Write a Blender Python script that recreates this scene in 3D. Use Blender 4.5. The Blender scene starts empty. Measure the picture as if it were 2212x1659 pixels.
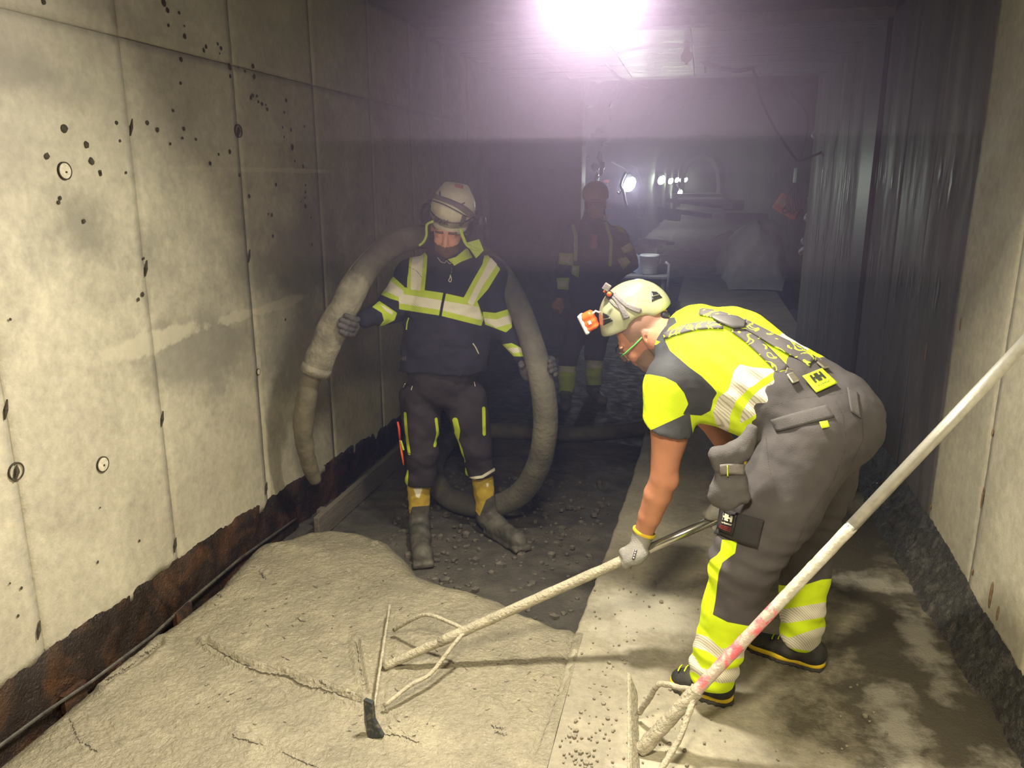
import bpy, bmesh, math, random
import numpy as np
from mathutils import Vector, Matrix
from mathutils.bvhtree import BVHTree

SC = bpy.context.scene
COL = SC.collection
rnd = random.Random(7)

# ------------------------------------------------------------------ camera
FPX, CAMH = 1700.0, 1.72
PITCH = math.atan(435 / FPX)
YAW = math.atan((1520 - 1106) / math.hypot(FPX, 435))
cam_d = bpy.data.cameras.new('camera')
cam_d.sensor_width = 36.0
cam_d.lens = 36.0 * FPX / 2212.0
cam_d.clip_start, cam_d.clip_end = 0.05, 300
cam = bpy.data.objects.new('camera', cam_d)
COL.objects.link(cam)
cam.location = (0, 0, CAMH)
cam.rotation_euler = (math.pi / 2 - PITCH, 0, YAW)
SC.camera = cam

# ------------------------------------------------------------------ world, view, large lights
SC.view_settings.view_transform = 'Standard'
SC.view_settings.look = 'None'
SC.view_settings.gamma = 1.0
SC.view_settings.use_curve_mapping = False
SC.view_settings.exposure = 0.0
wd = bpy.data.worlds.new('world'); SC.world = wd
wd.use_nodes = True
bgn = wd.node_tree.nodes['Background']
bgn.inputs[0].default_value = (0.55, 0.5, 0.75, 1)
bgn.inputs[1].default_value = 0.02
SC.cycles.max_bounces = 6
SC.cycles.diffuse_bounces = 3
SC.cycles.glossy_bounces = 3
SC.cycles.transmission_bounces = 4
SC.cycles.transparent_max_bounces = 32
SC.cycles.volume_bounces = 0
SC.cycles.volume_step_rate = 4.0
SC.cycles.use_denoising = True
SC.cycles.sample_clamp_indirect = 4.0
SC.cycles.use_adaptive_sampling = False

LAMP = Vector((-.355, 2.60, 2.348))


def add_area(name, loc, aim, size, power, color, sy=None, spread=180):
    d = bpy.data.lights.new(name, 'AREA')
    d.energy = power; d.color = color; d.size = size
    d.spread = math.radians(spread)
    if sy:
        d.shape = 'RECTANGLE'; d.size_y = sy
    o = bpy.data.objects.new(name, d); COL.objects.link(o)
    o.location = loc
    o.rotation_euler = (Vector(aim) - Vector(loc)).to_track_quat('-Z', 'Y').to_euler()
    return o


# the flood lamp hanging from the ceiling, its face down and a little back towards the entrance
add_area("flood_lamp_light", LAMP + Vector((0, -.0295, -.0285)), LAMP + Vector((-.0, -.747, -.726)), .22, 112, (1.0, .90, .72), .16, 180)
_d = bpy.data.lights.new("flood_lamp_glow", "POINT"); _d.energy = 6.5; _d.color = (.80, .72, 1.0); _d.shadow_soft_size = .05
_o = bpy.data.objects.new("flood_lamp_glow", _d); COL.objects.link(_o); _o.location = LAMP + Vector((0, -.12, .0))
# unseen warm spot added overhead near the viewer to fill floor and walls
_d = bpy.data.lights.new("entrance_light", "SPOT"); _d.energy = 330; _d.color = (1.0, .88, .60); _d.spot_size = math.radians(142); _d.spot_blend = 1.0; _d.shadow_soft_size = .16
_o = bpy.data.objects.new("entrance_light", _d); COL.objects.link(_o); _o.location = (-.25, .55, 2.35)
_o.rotation_euler = (Vector((-.45, 1.15, 0)) - _o.location).to_track_quat("-Z", "Y").to_euler()


# ------------------------------------------------------------------ sight lines: a pixel of the photograph to a point of the place
_c, _s = math.cos(PITCH), math.sin(PITCH)
_cy, _sy = math.cos(YAW), math.sin(YAW)
CAMP = np.array([0, 0, CAMH])


def ray(px, py):
    x = (px - 1106) / FPX; y = -(py - 829.5) / FPX
    v0, v1, v2 = x, _c + y * _s, -_s + y * _c
    return np.array([v0 * _cy - v1 * _sy, v0 * _sy + v1 * _cy, v2])


def atz(px, py, z=0.0):
    r = ray(px, py); return CAMP + r * ((z - CAMH) / r[2])


def atx(px, py, x):
    r = ray(px, py); return CAMP + r * (x / r[0])


def aty(px, py, y):
    r = ray(px, py); return CAMP + r * (y / r[1])


def topx(P):
    P = np.asarray(P, float).reshape(-1, 3) - CAMP
    v0 = P[:, 0] * _cy + P[:, 1] * _sy
    v1 = -P[:, 0] * _sy + P[:, 1] * _cy
    dep = v1 * _c - P[:, 2] * _s
    up = v1 * _s + P[:, 2] * _c
    return np.stack([1106 + FPX * v0 / dep, 829.5 - FPX * up / dep], 1)


# ------------------------------------------------------------------ objects
def tag(o, label=None, cat=None, group=None, kind=None):
    if label: o['label'] = label
    if cat: o['category'] = cat
    if group: o['group'] = group
    if kind: o['kind'] = kind
    return o


def link(name, me, mat=None, parent=None, smooth=False):
    o = bpy.data.objects.new(name, me); COL.objects.link(o)
    if mat is not None and len(me.materials) == 0: me.materials.append(mat)
    if smooth and len(me.polygons):
        me.polygons.foreach_set('use_smooth', [True] * len(me.polygons))
    if parent is not None:
        o.parent = parent
        o.matrix_parent_inverse = Matrix.Translation(-parent.location) if parent.rotation_euler[:] == (0, 0, 0) else parent.matrix_basis.inverted()
    return o


def empty(name, loc=(0, 0, 0)):
    o = bpy.data.objects.new(name, None); COL.objects.link(o)
    o.location = Vector([float(c) for c in loc]); o.empty_display_size = 0.1
    return o


class MB:
    """collects shapes into one mesh"""
    def __init__(s): s.v = []; s.f = []

    def add(s, v, f):
        n = len(s.v); s.v += [tuple(float(c) for c in p) for p in v]
        s.f += [tuple(i + n for i in q) for q in f]; return s

    def box(s, c, size, rot=None, jitter=0):
        hx, hy, hz = [k / 2 for k in size]
        vs = [Vector((x * hx, y * hy, z * hz)) for x in (-1, 1) for y in (-1, 1) for z in (-1, 1)]
        if jitter: vs = [v + Vector([rnd.uniform(-jitter, jitter) for _ in range(3)]) for v in vs]
        if rot is not None: vs = [rot @ v for v in vs]
        c = Vector([float(k) for k in c])
        return s.add([v + c for v in vs], [(0, 1, 3, 2), (4, 6, 7, 5), (0, 4, 5, 1), (2, 3, 7, 6), (0, 2, 6, 4), (1, 5, 7, 3)])

    def tube(s, pts, r, n=10, cap=True, flat=1.0, up=None):
        pts = [Vector([float(k) for k in p]) for p in pts]
        rs = r if hasattr(r, '__len__') else [r] * len(pts)
        base = len(s.v); vs = []; nrm = None
        for i, p in enumerate(pts):
            t = (pts[min(i + 1, len(pts) - 1)] - pts[max(i - 1, 0)])
            t = t.normalized() if t.length > 1e-9 else Vector((0, 0, 1))
            if nrm is None:
                a = Vector(up) if up else (Vector((0, 0, 1)) if abs(t.z) < .9 else Vector((1, 0, 0)))
                nrm = (a - t * a.dot(t)).normalized()
            else:
                nrm = (nrm - t * nrm.dot(t)).normalized()
            b = t.cross(nrm)
            for k in range(n):
                th = 2 * math.pi * k / n
                vs.append(p + nrm * (math.cos(th) * rs[i] * flat) + b * (math.sin(th) * rs[i]))
        f = []
        for i in range(len(pts) - 1):
            for k in range(n):
                k2 = (k + 1) % n
                f.append((i * n + k, i * n + k2, (i + 1) * n + k2, (i + 1) * n + k))
        if cap:
            f.append(tuple(range(n))[::-1]); f.append(tuple((len(pts) - 1) * n + k for k in range(n)))
        return s.add(vs, f)

    def ball(s, c, r, seg=12, rings=8, rot=None):
        rr = r if hasattr(r, '__len__') else (r, r, r)
        vs = []; f = []
        c = Vector([float(k) for k in c])
        for i in range(rings + 1):
            ph = math.pi * i / rings
            for k in range(seg):
                th = 2 * math.pi * k / seg
                v = Vector((rr[0] * math.sin(ph) * math.cos(th), rr[1] * math.sin(ph) * math.sin(th), rr[2] * math.cos(ph)))
                if rot is not None: v = rot @ v
                vs.append(v + c)
        for i in range(rings):
            for k in range(seg):
                k2 = (k + 1) % seg
                f.append((i * seg + k, (i + 1) * seg + k, (i + 1) * seg + k2, i * seg + k2))
        return s.add(vs, f)

    def lathe(s, c, prof, n=20, rot=None):
        """prof: (radius, z) pairs, lowest first"""
        vs = []; f = []
        c = Vector([float(k) for k in c])
        for r, z in prof:
            for k in range(n):
                th = 2 * math.pi * k / n
                v = Vector((r * math.cos(th), r * math.sin(th), z))
                if rot is not None: v = rot @ v
                vs.append(v + c)
        for i in range(len(prof) - 1):
            for k in range(n):
                k2 = (k + 1) % n
                f.append((i * n + k, i * n + k2, (i + 1) * n + k2, (i + 1) * n + k))
        return s.add(vs, f)

    def build(s, name, mat, parent=None, smooth=False):
        me = bpy.data.meshes.new(name); me.from_pydata([tuple(v) for v in s.v], [], s.f); me.validate(); me.update()
        return link(name, me, mat, parent, smooth)


def bevel(o, w=0.004, seg=2):
    m = o.modifiers.new('bevel', 'BEVEL'); m.width = w; m.segments = seg; m.limit_method = 'ANGLE'
    return o


def grid_mesh(name, V, nx, ny, mat, parent=None, smooth=True):
    V = np.asarray(V, float).reshape(-1, 3)
    i = np.arange((nx - 1) * (ny - 1)); a = (i // (ny - 1)) * ny + i % (ny - 1)
    q = np.stack([a, a + ny, a + ny + 1, a + 1], 1)
    return np_mesh(name, V, q, mat, parent, smooth)


def np_mesh(name, V, Q, mat, parent=None, smooth=True):
    me = bpy.data.meshes.new(name)
    k = Q.shape[1]
    me.vertices.add(len(V)); me.vertices.foreach_set('co', np.asarray(V, np.float32).ravel())
    me.loops.add(len(Q) * k); me.loops.foreach_set('vertex_index', np.asarray(Q, np.int32).ravel())
    me.polygons.add(len(Q)); me.polygons.foreach_set('loop_start', np.arange(0, len(Q) * k, k, dtype=np.int32))
    if smooth: me.polygons.foreach_set('use_smooth', np.ones(len(Q), bool))
    me.update(calc_edges=True); me.validate()
    return link(name, me, mat, parent)


def spline(pts, n=8):
    P = [np.array(p, float) for p in pts]; out = []
    P = [2 * P[0] - P[1]] + P + [2 * P[-1] - P[-2]]
    for i in range(1, len(P) - 2):
        for k in range(n):
            t = k / n
            out.append(0.5 * ((2 * P[i]) + (-P[i - 1] + P[i + 1]) * t + (2 * P[i - 1] - 5 * P[i] + 4 * P[i + 1] - P[i + 2]) * t * t + (-P[i - 1] + 3 * P[i] - 3 * P[i + 1] + P[i + 2]) * t ** 3))
    out.append(P[-2]); return out


# ------------------------------------------------------------------ materials
def noise3(P, scale, seed=0, octaves=4):
    """cheap smooth noise from rotated sines, about -1..1"""
    g = np.random.RandomState(seed); r = np.zeros(len(P)); a = 1.0; tot = 0
    for o in range(octaves):
        for k in range(4):
            d = g.normal(size=3); d /= np.linalg.norm(d)
            w = P @ d * scale * (1 + .35 * g.rand()); d2 = g.normal(size=3); d2 /= np.linalg.norm(d2)
            r += a * .5 * np.sin(w + 1.7 * np.sin(P @ d2 * scale * .8 + g.rand() * 6) + g.rand() * 6)
        tot += a; a *= .55; scale *= 1.9
    return r / tot


def new_mat(name):
    m = bpy.data.materials.new(name); m.use_nodes = True
    nt = m.node_tree; b = nt.nodes['Principled BSDF']
    return m, nt, b


def mat(name, col, col2=None, scale=8.0, rough=.6, rough2=None, metal=0, bump=0, bscale=60, detail=6, lo=.35, hi=.65, spec=.5, emis=None, estr=0, stretch=None, trans=0, coat=0, col3=None, scale3=1.2):
    m, nt, b = new_mat(name); N, L = nt.nodes, nt.links
    b.inputs['Roughness'].default_value = rough; b.inputs['Metallic'].default_value = metal
    b.inputs['Specular IOR Level'].default_value = spec
    b.inputs['Coat Weight'].default_value = coat
    if trans: b.inputs['Transmission Weight'].default_value = trans
    tc = N.new('ShaderNodeTexCoord'); mp = N.new('ShaderNodeMapping')
    L.new(tc.outputs['Object'], mp.inputs[0])
    if stretch: mp.inputs['Scale'].default_value = stretch
    if col2 is None: col2 = tuple(c * .8 for c in col)
    n = N.new('ShaderNodeTexNoise'); n.inputs['Scale'].default_value = scale; n.inputs['Detail'].default_value = detail
    L.new(mp.outputs[0], n.inputs['Vector'])
    r = N.new('ShaderNodeValToRGB'); r.color_ramp.elements[0].position = lo; r.color_ramp.elements[1].position = hi
    r.color_ramp.elements[0].color = (*col, 1); r.color_ramp.elements[1].color = (*col2, 1)
    L.new(n.outputs['Fac'], r.inputs[0]); out = r.outputs[0]
    if col3:
        n3 = N.new('ShaderNodeTexNoise'); n3.inputs['Scale'].default_value = scale3; n3.inputs['Detail'].default_value = 5
        L.new(mp.outputs[0], n3.inputs['Vector'])
        r3 = N.new('ShaderNodeValToRGB'); r3.color_ramp.elements[0].position = .5; r3.color_ramp.elements[1].position = .66
        L.new(n3.outputs['Fac'], r3.inputs[0])
        mx = N.new('ShaderNodeMix'); mx.data_type = 'RGBA'; mx.inputs[7].default_value = (*col3, 1)
        L.new(r3.outputs[0], mx.inputs[0]); L.new(out, mx.inputs[6]); out = mx.outputs[2]
    L.new(out, b.inputs['Base Color'])
    if rough2 is not None:
        mr = N.new('ShaderNodeMapRange'); mr.inputs[1].default_value = lo; mr.inputs[2].default_value = hi
        mr.inputs[3].default_value = rough; mr.inputs[4].default_value = rough2
        L.new(n.outputs['Fac'], mr.inputs[0]); L.new(mr.outputs[0], b.inputs['Roughness'])
    if bump:
        nb = N.new('ShaderNodeTexNoise'); nb.inputs['Scale'].default_value = bscale; nb.inputs['Detail'].default_value = 6
        L.new(mp.outputs[0], nb.inputs['Vector'])
        bp = N.new('ShaderNodeBump'); bp.inputs['Strength'].default_value = min(1, bump); bp.inputs['Distance'].default_value = .01 * max(1, bump)
        L.new(nb.outputs['Fac'], bp.inputs['Height']); L.new(bp.outputs[0], b.inputs['Normal'])
    if emis:
        b.inputs['Emission Color'].default_value = (*emis, 1); b.inputs['Emission Strength'].default_value = estr
    return m


def emit(name, col, s):
    m, nt, b = new_mat(name)
    b.inputs['Base Color'].default_value = (*col, 1)
    b.inputs['Emission Color'].default_value = (*col, 1); b.inputs['Emission Strength'].default_value = s
    return m


def layered(name, base, layers, rough=.8, bump=.3, bscale=250, var=.1):
    """cloth whose pattern layers follow the float attributes m0, m1 ... stored on the mesh; layer = colour or 'retro'"""
    m, nt, b = new_mat(name); N, L = nt.nodes, nt.links
    b.inputs['Roughness'].default_value = rough; b.inputs['Specular IOR Level'].default_value = .25
    tc = N.new('ShaderNodeTexCoord')
    n = N.new('ShaderNodeTexNoise'); n.inputs['Scale'].default_value = 14; n.inputs['Detail'].default_value = 5
    L.new(tc.outputs['Object'], n.inputs['Vector'])

    def varied(c, v):
        r = N.new('ShaderNodeValToRGB'); r.color_ramp.elements[0].position = .35; r.color_ramp.elements[1].position = .65
        r.color_ramp.elements[0].color = (*[k * (1 + v) for k in c], 1); r.color_ramp.elements[1].color = (*[k * (1 - v) for k in c], 1)
        L.new(n.outputs['Fac'], r.inputs[0]); return r.outputs[0]
    out = varied(base, var)
    for i, c in enumerate(layers):
        at = N.new('ShaderNodeAttribute'); at.attribute_name = 'm%d' % i
        th = N.new('ShaderNodeMapRange'); th.inputs[1].default_value = -.6; th.inputs[2].default_value = .6
        L.new(at.outputs['Fac'], th.inputs[0])
        mx = N.new('ShaderNodeMix'); mx.data_type = 'RGBA'
        L.new(th.outputs[0], mx.inputs[0]); L.new(out, mx.inputs[6])
        if c == 'retro':
            w = N.new('ShaderNodeTexWave'); w.inputs['Scale'].default_value = 60; w.inputs['Distortion'].default_value = .4
            w.bands_direction = 'DIAGONAL'
            L.new(tc.outputs['Object'], w.inputs['Vector'])
            rr = N.new('ShaderNodeValToRGB'); rr.color_ramp.elements[0].color = (.50, .47, .38, 1); rr.color_ramp.elements[1].color = (.80, .76, .66, 1)
            rr.color_ramp.elements[0].position = .15; rr.color_ramp.elements[1].position = .4
            L.new(w.outputs['Fac'], rr.inputs[0]); L.new(rr.outputs[0], mx.inputs[7])
        else:
            L.new(varied(c, .05), mx.inputs[7])
        out = mx.outputs[2]
    L.new(out, b.inputs['Base Color'])
    nb = N.new('ShaderNodeTexNoise'); nb.inputs['Scale'].default_value = bscale; nb.inputs['Detail'].default_value = 3
    L.new(tc.outputs['Object'], nb.inputs['Vector'])
    bp = N.new('ShaderNodeBump'); bp.inputs['Strength'].default_value = bump; bp.inputs['Distance'].default_value = .004
    L.new(nb.outputs['Fac'], bp.inputs['Height']); L.new(bp.outputs[0], b.inputs['Normal'])
    return m


def poly_sd(P2, poly):
    """signed distance in pixels to a polygon, positive inside"""
    poly = np.asarray(poly, float); n = len(poly)
    d = np.full(len(P2), 1e9); ins = np.zeros(len(P2), bool)
    for i in range(n):
        a, b = poly[i], poly[(i + 1) % n]; e = b - a; w = P2 - a
        t = np.clip((w @ e) / max(e @ e, 1e-9), 0, 1)
        q = w - t[:, None] * e; d = np.minimum(d, (q ** 2).sum(1))
        c = (a[1] > P2[:, 1]) != (b[1] > P2[:, 1])
        with np.errstate(divide='ignore', invalid='ignore'):
            xx = (b[0] - a[0]) * (P2[:, 1] - a[1]) / (b[1] - a[1]) + a[0]
        ins ^= c & (P2[:, 0] < xx)
    return np.where(ins, 1, -1) * np.sqrt(d)


def line_sd(P2, pts, w):
    """positive within w/2 pixels of a polyline"""
    d = np.full(len(P2), 1e9)
    for a, b in zip(pts[:-1], pts[1:]):
        a = np.array(a, float); b = np.array(b, float); e = b - a; q = P2 - a
        t = np.clip((q @ e) / max(e @ e, 1e-9), 0, 1); q = q - t[:, None] * e
        d = np.minimum(d, (q ** 2).sum(1))
    return w / 2 - np.sqrt(d)


def set_attr(o, name, vals):
    me = o.data
    a = me.attributes.new(name, 'FLOAT', 'POINT')
    a.data.foreach_set('value', np.asarray(vals, np.float32))
# ================================================================== the setting
XL, XR, ZC = -2.06, 1.12, 2.80


def concrete_mat(name, c1, c2, c3, rough=.75, rough2=.9, sc=2.2, bump=.35, streak=None, stretch=None, bd=.006, fine=110):
    m, nt, b = new_mat(name); N, L = nt.nodes, nt.links
    g = N.new('ShaderNodeNewGeometry'); mp = N.new('ShaderNodeMapping'); L.new(g.outputs['Position'], mp.inputs[0])
    if stretch: mp.inputs['Scale'].default_value = stretch

    def nz(s, d=8, dist=0.0, w=0):
        n = N.new('ShaderNodeTexNoise'); n.inputs['Scale'].default_value = s; n.inputs['Detail'].default_value = d
        n.inputs['Distortion'].default_value = dist; n.inputs['Roughness'].default_value = .6
        L.new(mp.outputs[0], n.inputs['Vector']); return n

    def ramp(src, stops):
        r = N.new('ShaderNodeValToRGB')
        while len(r.color_ramp.elements) < len(stops): r.color_ramp.elements.new(.5)
        for e, (p, c) in zip(r.color_ramp.elements, stops): e.position = p; e.color = (*c, 1)
        L.new(src, r.inputs[0]); return r.outputs[0]
    a = nz(sc, 9, .6); col = ramp(a.outputs['Fac'], [(.30, c1), (.48, c2), (.72, c3)])
    f = nz(sc * 14, 6); fr = ramp(f.outputs['Fac'], [(.3, (.82,) * 3), (.7, (1.1,) * 3)])
    mx = N.new('ShaderNodeMix'); mx.data_type = 'RGBA'; mx.blend_type = 'MULTIPLY'; mx.inputs[0].default_value = 1
    L.new(col, mx.inputs[6]); L.new(fr, mx.inputs[7]); out = mx.outputs[2]
    # small pale and dark flecks
    v = N.new('ShaderNodeTexVoronoi'); v.inputs['Scale'].default_value = 30; L.new(mp.outputs[0], v.inputs['Vector'])
    sp = ramp(v.outputs['Distance'], [(.0, (.62,) * 3), (.09, (1,) * 3)])
    nn = nz(5, 4); gate = ramp(nn.outputs['Fac'], [(.52, (0,) * 3), (.62, (1,) * 3)])
    m2 = N.new('ShaderNodeMix'); m2.data_type = 'RGBA'; m2.blend_type = 'MULTIPLY'
    L.new(gate, m2.inputs[0]); L.new(out, m2.inputs[6]); L.new(sp, m2.inputs[7]); out = m2.outputs[2]
    L.new(out, b.inputs['Base Color'])
    rr = N.new('ShaderNodeMapRange'); rr.inputs[3].default_value = rough; rr.inputs[4].default_value = rough2
    rr.inputs[1].default_value = .4; rr.inputs[2].default_value = .6
    L.new(nz(sc * 1.6, 6).outputs['Fac'], rr.inputs[0]); L.new(rr.outputs[0], b.inputs['Roughness'])
    bp = N.new('ShaderNodeBump'); bp.inputs['Strength'].default_value = bump; bp.inputs['Distance'].default_value = bd
    ad = N.new('ShaderNodeMath'); ad.operation = 'ADD'
    L.new(nz(sc * 9, 8).outputs['Fac'], ad.inputs[0]); L.new(nz(fine, 3).outputs['Fac'], ad.inputs[1])
    L.new(ad.outputs[0], bp.inputs['Height']); L.new(bp.outputs[0], b.inputs['Normal'])
    return m


def stain_or_shade(m, spots, col, soft=.25, amt=.75, nscale=4.0, attr=None):
    """stains with a fixed place of their own: ellipses in world space with torn noise edges"""
    nt = m.node_tree; N, L = nt.nodes, nt.links; b = nt.nodes['Principled BSDF']
    cur = b.inputs['Base Color'].links[0].from_socket
    g = N.new('ShaderNodeNewGeometry')
    n = N.new('ShaderNodeTexNoise'); n.inputs['Scale'].default_value = nscale; n.inputs['Detail'].default_value = 9
    n.inputs['Roughness'].default_value = .68
    L.new(g.outputs['Position'], n.inputs['Vector'])
    acc = None
    for c, r in spots:
        vs = N.new('ShaderNodeVectorMath'); vs.operation = 'SUBTRACT'; vs.inputs[1].default_value = c
        L.new(g.outputs['Position'], vs.inputs[0])
        vd = N.new('ShaderNodeVectorMath'); vd.operation = 'DIVIDE'; vd.inputs[1].default_value = r
        L.new(vs.outputs[0], vd.inputs[0])
        ln = N.new('ShaderNodeVectorMath'); ln.operation = 'LENGTH'; L.new(vd.outputs[0], ln.inputs[0])
        s1 = N.new('ShaderNodeMath'); s1.operation = 'SUBTRACT'; s1.inputs[0].default_value = 1; L.new(ln.outputs['Value'], s1.inputs[1])
        if acc is None: acc = s1.outputs[0]
        else:
            mx = N.new('ShaderNodeMath'); mx.operation = 'MAXIMUM'; L.new(acc, mx.inputs[0]); L.new(s1.outputs[0], mx.inputs[1]); acc = mx.outputs[0]
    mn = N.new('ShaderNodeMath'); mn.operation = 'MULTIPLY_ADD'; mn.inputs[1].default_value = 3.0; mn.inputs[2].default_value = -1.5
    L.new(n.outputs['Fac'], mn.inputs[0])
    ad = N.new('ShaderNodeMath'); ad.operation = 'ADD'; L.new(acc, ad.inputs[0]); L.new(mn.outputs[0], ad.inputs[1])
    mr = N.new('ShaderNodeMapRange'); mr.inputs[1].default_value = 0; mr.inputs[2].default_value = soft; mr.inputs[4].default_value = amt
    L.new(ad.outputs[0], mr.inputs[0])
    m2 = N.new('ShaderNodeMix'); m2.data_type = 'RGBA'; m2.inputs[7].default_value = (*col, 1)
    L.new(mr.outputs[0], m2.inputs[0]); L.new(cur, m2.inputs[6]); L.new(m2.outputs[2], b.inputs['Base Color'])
    return mr.outputs[0]


# ---- left wall: concrete cast in bays, the seams between the bays recessed
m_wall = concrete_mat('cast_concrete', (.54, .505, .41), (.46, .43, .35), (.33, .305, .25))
stain_or_shade(m_wall, [((XL, 3.75, 1.35), (.6, 1.15, .42)), ((XL, 2.95, 1.0), (.6, .5, .25)), ((XL, 2.2, 2.05), (.5, .35, .12)), ((XL, 2.3, 1.58), (.5, .22, .2)), ((XL, 3.9, 0.9), (.5, .6, .35))], (.15, .145, .13), .7, .62, 2.6)
stain_or_shade(m_wall, [((XL, 2.55, 1.12), (.5, .34, .045)), ((XL, 3.6, 1.78), (.5, .9, .012)), ((XL, 3.5, 1.12), (.5, .5, .03))], (.56, .52, .42), .3, .55, 5)
stain_or_shade(m_wall, [((XL, 2.2, 2.75), (.8, 3.2, 1.05))], (.27, .25, .215), .9, .55, 1.6)  # darker wall top: the falloff of light put into the colour
m_seam = mat('seam_mortar', (.10, .09, .075), (.16, .14, .11), 30, .9)
wl = MB()
wl.box((XL - .16, 3.0, 1.3), (.26, 13.5, 3.3))
wall_left = wl.build('wall_left', m_seam); tag(wall_left, kind='structure', label='left tunnel wall of cast grey concrete with recessed bay seams')
seam_y = [-3.72, -2.30, -0.86, .48, 1.20, 1.913, 2.621, 3.34, 4.10, 4.86, 5.58, 6.30, 7.02, 7.75]
zj = 2.225


def wall_panel(y0, y1, z0, z1, x, dx, parent, m, side, bot=None, g=.0022):
    """one cast bay, its edges slightly rounded and uneven"""
    ny, nz_ = max(2, int((y1 - y0) / .035)), max(2, int((z1 - z0) / .035))
    ys = np.linspace(y0 + g, y1 - g, ny); zs = np.linspace(z0 + g, z1 - g, nz_)
    Y, Z = np.meshgrid(ys, zs, indexing='ij'); P = np.stack([np.full(Y.size, x), Y.ravel(), Z.ravel()], 1)
    if bot is not None:
        zb = bot(P[:, 1]); t = (P[:, 2] - z0) / (z1 - z0); P[:, 2] = zb + t * (z1 - g - zb)
    off = side * (dx + .0035 * noise3(P, 3.1, 5, 3) + .0008 * noise3(P, 60, 6, 2))
    edge = np.minimum(np.minimum(Y.ravel() - y0, y1 - Y.ravel()), z1 - Z.ravel())
    off -= side * .0012 * np.exp(-edge / .006)
    P[:, 0] = x + off
    # rim: push the border back into the wall so the bay has thickness
    rows = P.reshape(ny, nz_, 3)
    big = np.zeros((ny + 2, nz_ + 2, 3)); big[1:-1, 1:-1] = rows
    big[0, 1:-1] = rows[0]; big[-1, 1:-1] = rows[-1]; big[:, 0] = big[:, 1]; big[:, -1] = big[:, -2]
    for sl in ((0, slice(None)), (-1, slice(None)), (slice(None), 0), (slice(None), -1)): big[sl][..., 0] = x - side * .05
    return grid_mesh('panel', big if side < 0 else big[::-1], ny + 2, nz_ + 2, m, parent)


def ragged(base, amp, seed, lo):
    def f(y):
        P = np.stack([y * 0, y, y * 0], 1)
        return np.maximum(lo, base(y) + amp * noise3(P, 9, seed, 5))
    return f


bot_l = ragged(lambda y: np.interp(y, [1.0, 1.73, 2.35, 2.5, 2.62, 3.0, 3.6, 5.1], [.16, .17, .16, .19, .155, .12, .10, .0]), .022, 3, -.08)
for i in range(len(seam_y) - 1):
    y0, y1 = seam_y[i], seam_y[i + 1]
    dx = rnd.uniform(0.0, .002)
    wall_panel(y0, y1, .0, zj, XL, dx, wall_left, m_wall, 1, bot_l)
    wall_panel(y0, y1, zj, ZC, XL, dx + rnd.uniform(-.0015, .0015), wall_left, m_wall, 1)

# black bitumen strip along the foot of the left wall
m_bit = concrete_mat('bitumen', (.035, .018, .012), (.016, .010, .010), (.10, .045, .02), .28, .6, 5.0, 1.0)
ys = np.linspace(-1, 8, 900); N_ = 9
rows = []
for k in range(N_):
    t = k / (N_ - 1)
    zt = np.interp(ys, [1.0, 3.0, 5.1, 8], [.24, .22, .10, .05])
    P = np.stack([np.full(ys.size, XL + .001 + .02 * (1 - t)), ys, -.14 + t * (zt + .14)], 1)
    P[:, 0] += .010 * noise3(P, 26, 4, 4) - (.02 if k == N_ - 1 else 0)
    rows.append(P)
grid_mesh('trim_bitumen', np.stack(rows, 0), N_, ys.size, m_bit, wall_left)

# air holes, tie holes and other marks of the formwork
m_hole = mat('hole_shadow', (.035, .03, .022), (.06, .05, .035), 90, .95)
m_plug = mat('tie_plug', (.62, .58, .48), (.45, .42, .34), 60, .8, bump=.3)
holes = [(355, 6, 7), (363, 22, 5), (388, 28, 3), (400, 79, 5), (365, 55, 3), (399, 56, 2), (446, 101, 4), (471, 95, 3), (478, 104, 4), (441, 109, 4), (475, 116, 2), (392, 128, 5), (497, 144, 6), (547, 143, 5), (498, 165, 4), (550, 165, 5), (530, 154, 3), (515, 146, 2), (391, 180, 3), (547, 206, 4), (556, 207, 3), (543, 211, 4), (559, 220, 3), (567, 225, 4), (578, 236, 4), (575, 227, 2), (619, 217, 4), (615, 243, 3), (375, 239, 3), (140, 277, 9), (319, 265, 5), (341, 280, 5), (398, 278, 4), (395, 298, 3), (424, 301, 3), (369, 311, 3), (188, 313, 7), (199, 348, 7), (103, 337, 6), (253, 265, 4), (217, 371, 4), (218, 376, 4), (273, 373, 3), (260, 304, 3), (131, 428, 4), (128, 437, 4), (182, 478, 5), (497, 328, 5), (473, 333, 3), (455, 353, 4), (518, 378, 4), (632, 318, 6), (629, 281, 4), (611, 275, 3), (614, 296, 3), (658, 273, 3), (637, 348, 3), (655, 360, 4), (597, 399, 4), (660, 400, 3), (660, 415, 3), (659, 427, 3), (660, 445, 5), (650, 436, 2), (588, 465, 4), (580, 462, 2), (590, 510, 4), (539, 424, 4), (672, 470, 3), (96, 4, 5), (674, 528, 4), (311, 558, 3), (300, 647, 4), (309, 636, 5), (617, 690, 3), (47, 1270, 3), (302, 1168, 3), (212, 1214, 3), (23, 690, 3), (217, 1096, 2), (40, 1330, 3), (22, 1260, 2)]
hb = MB()
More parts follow.
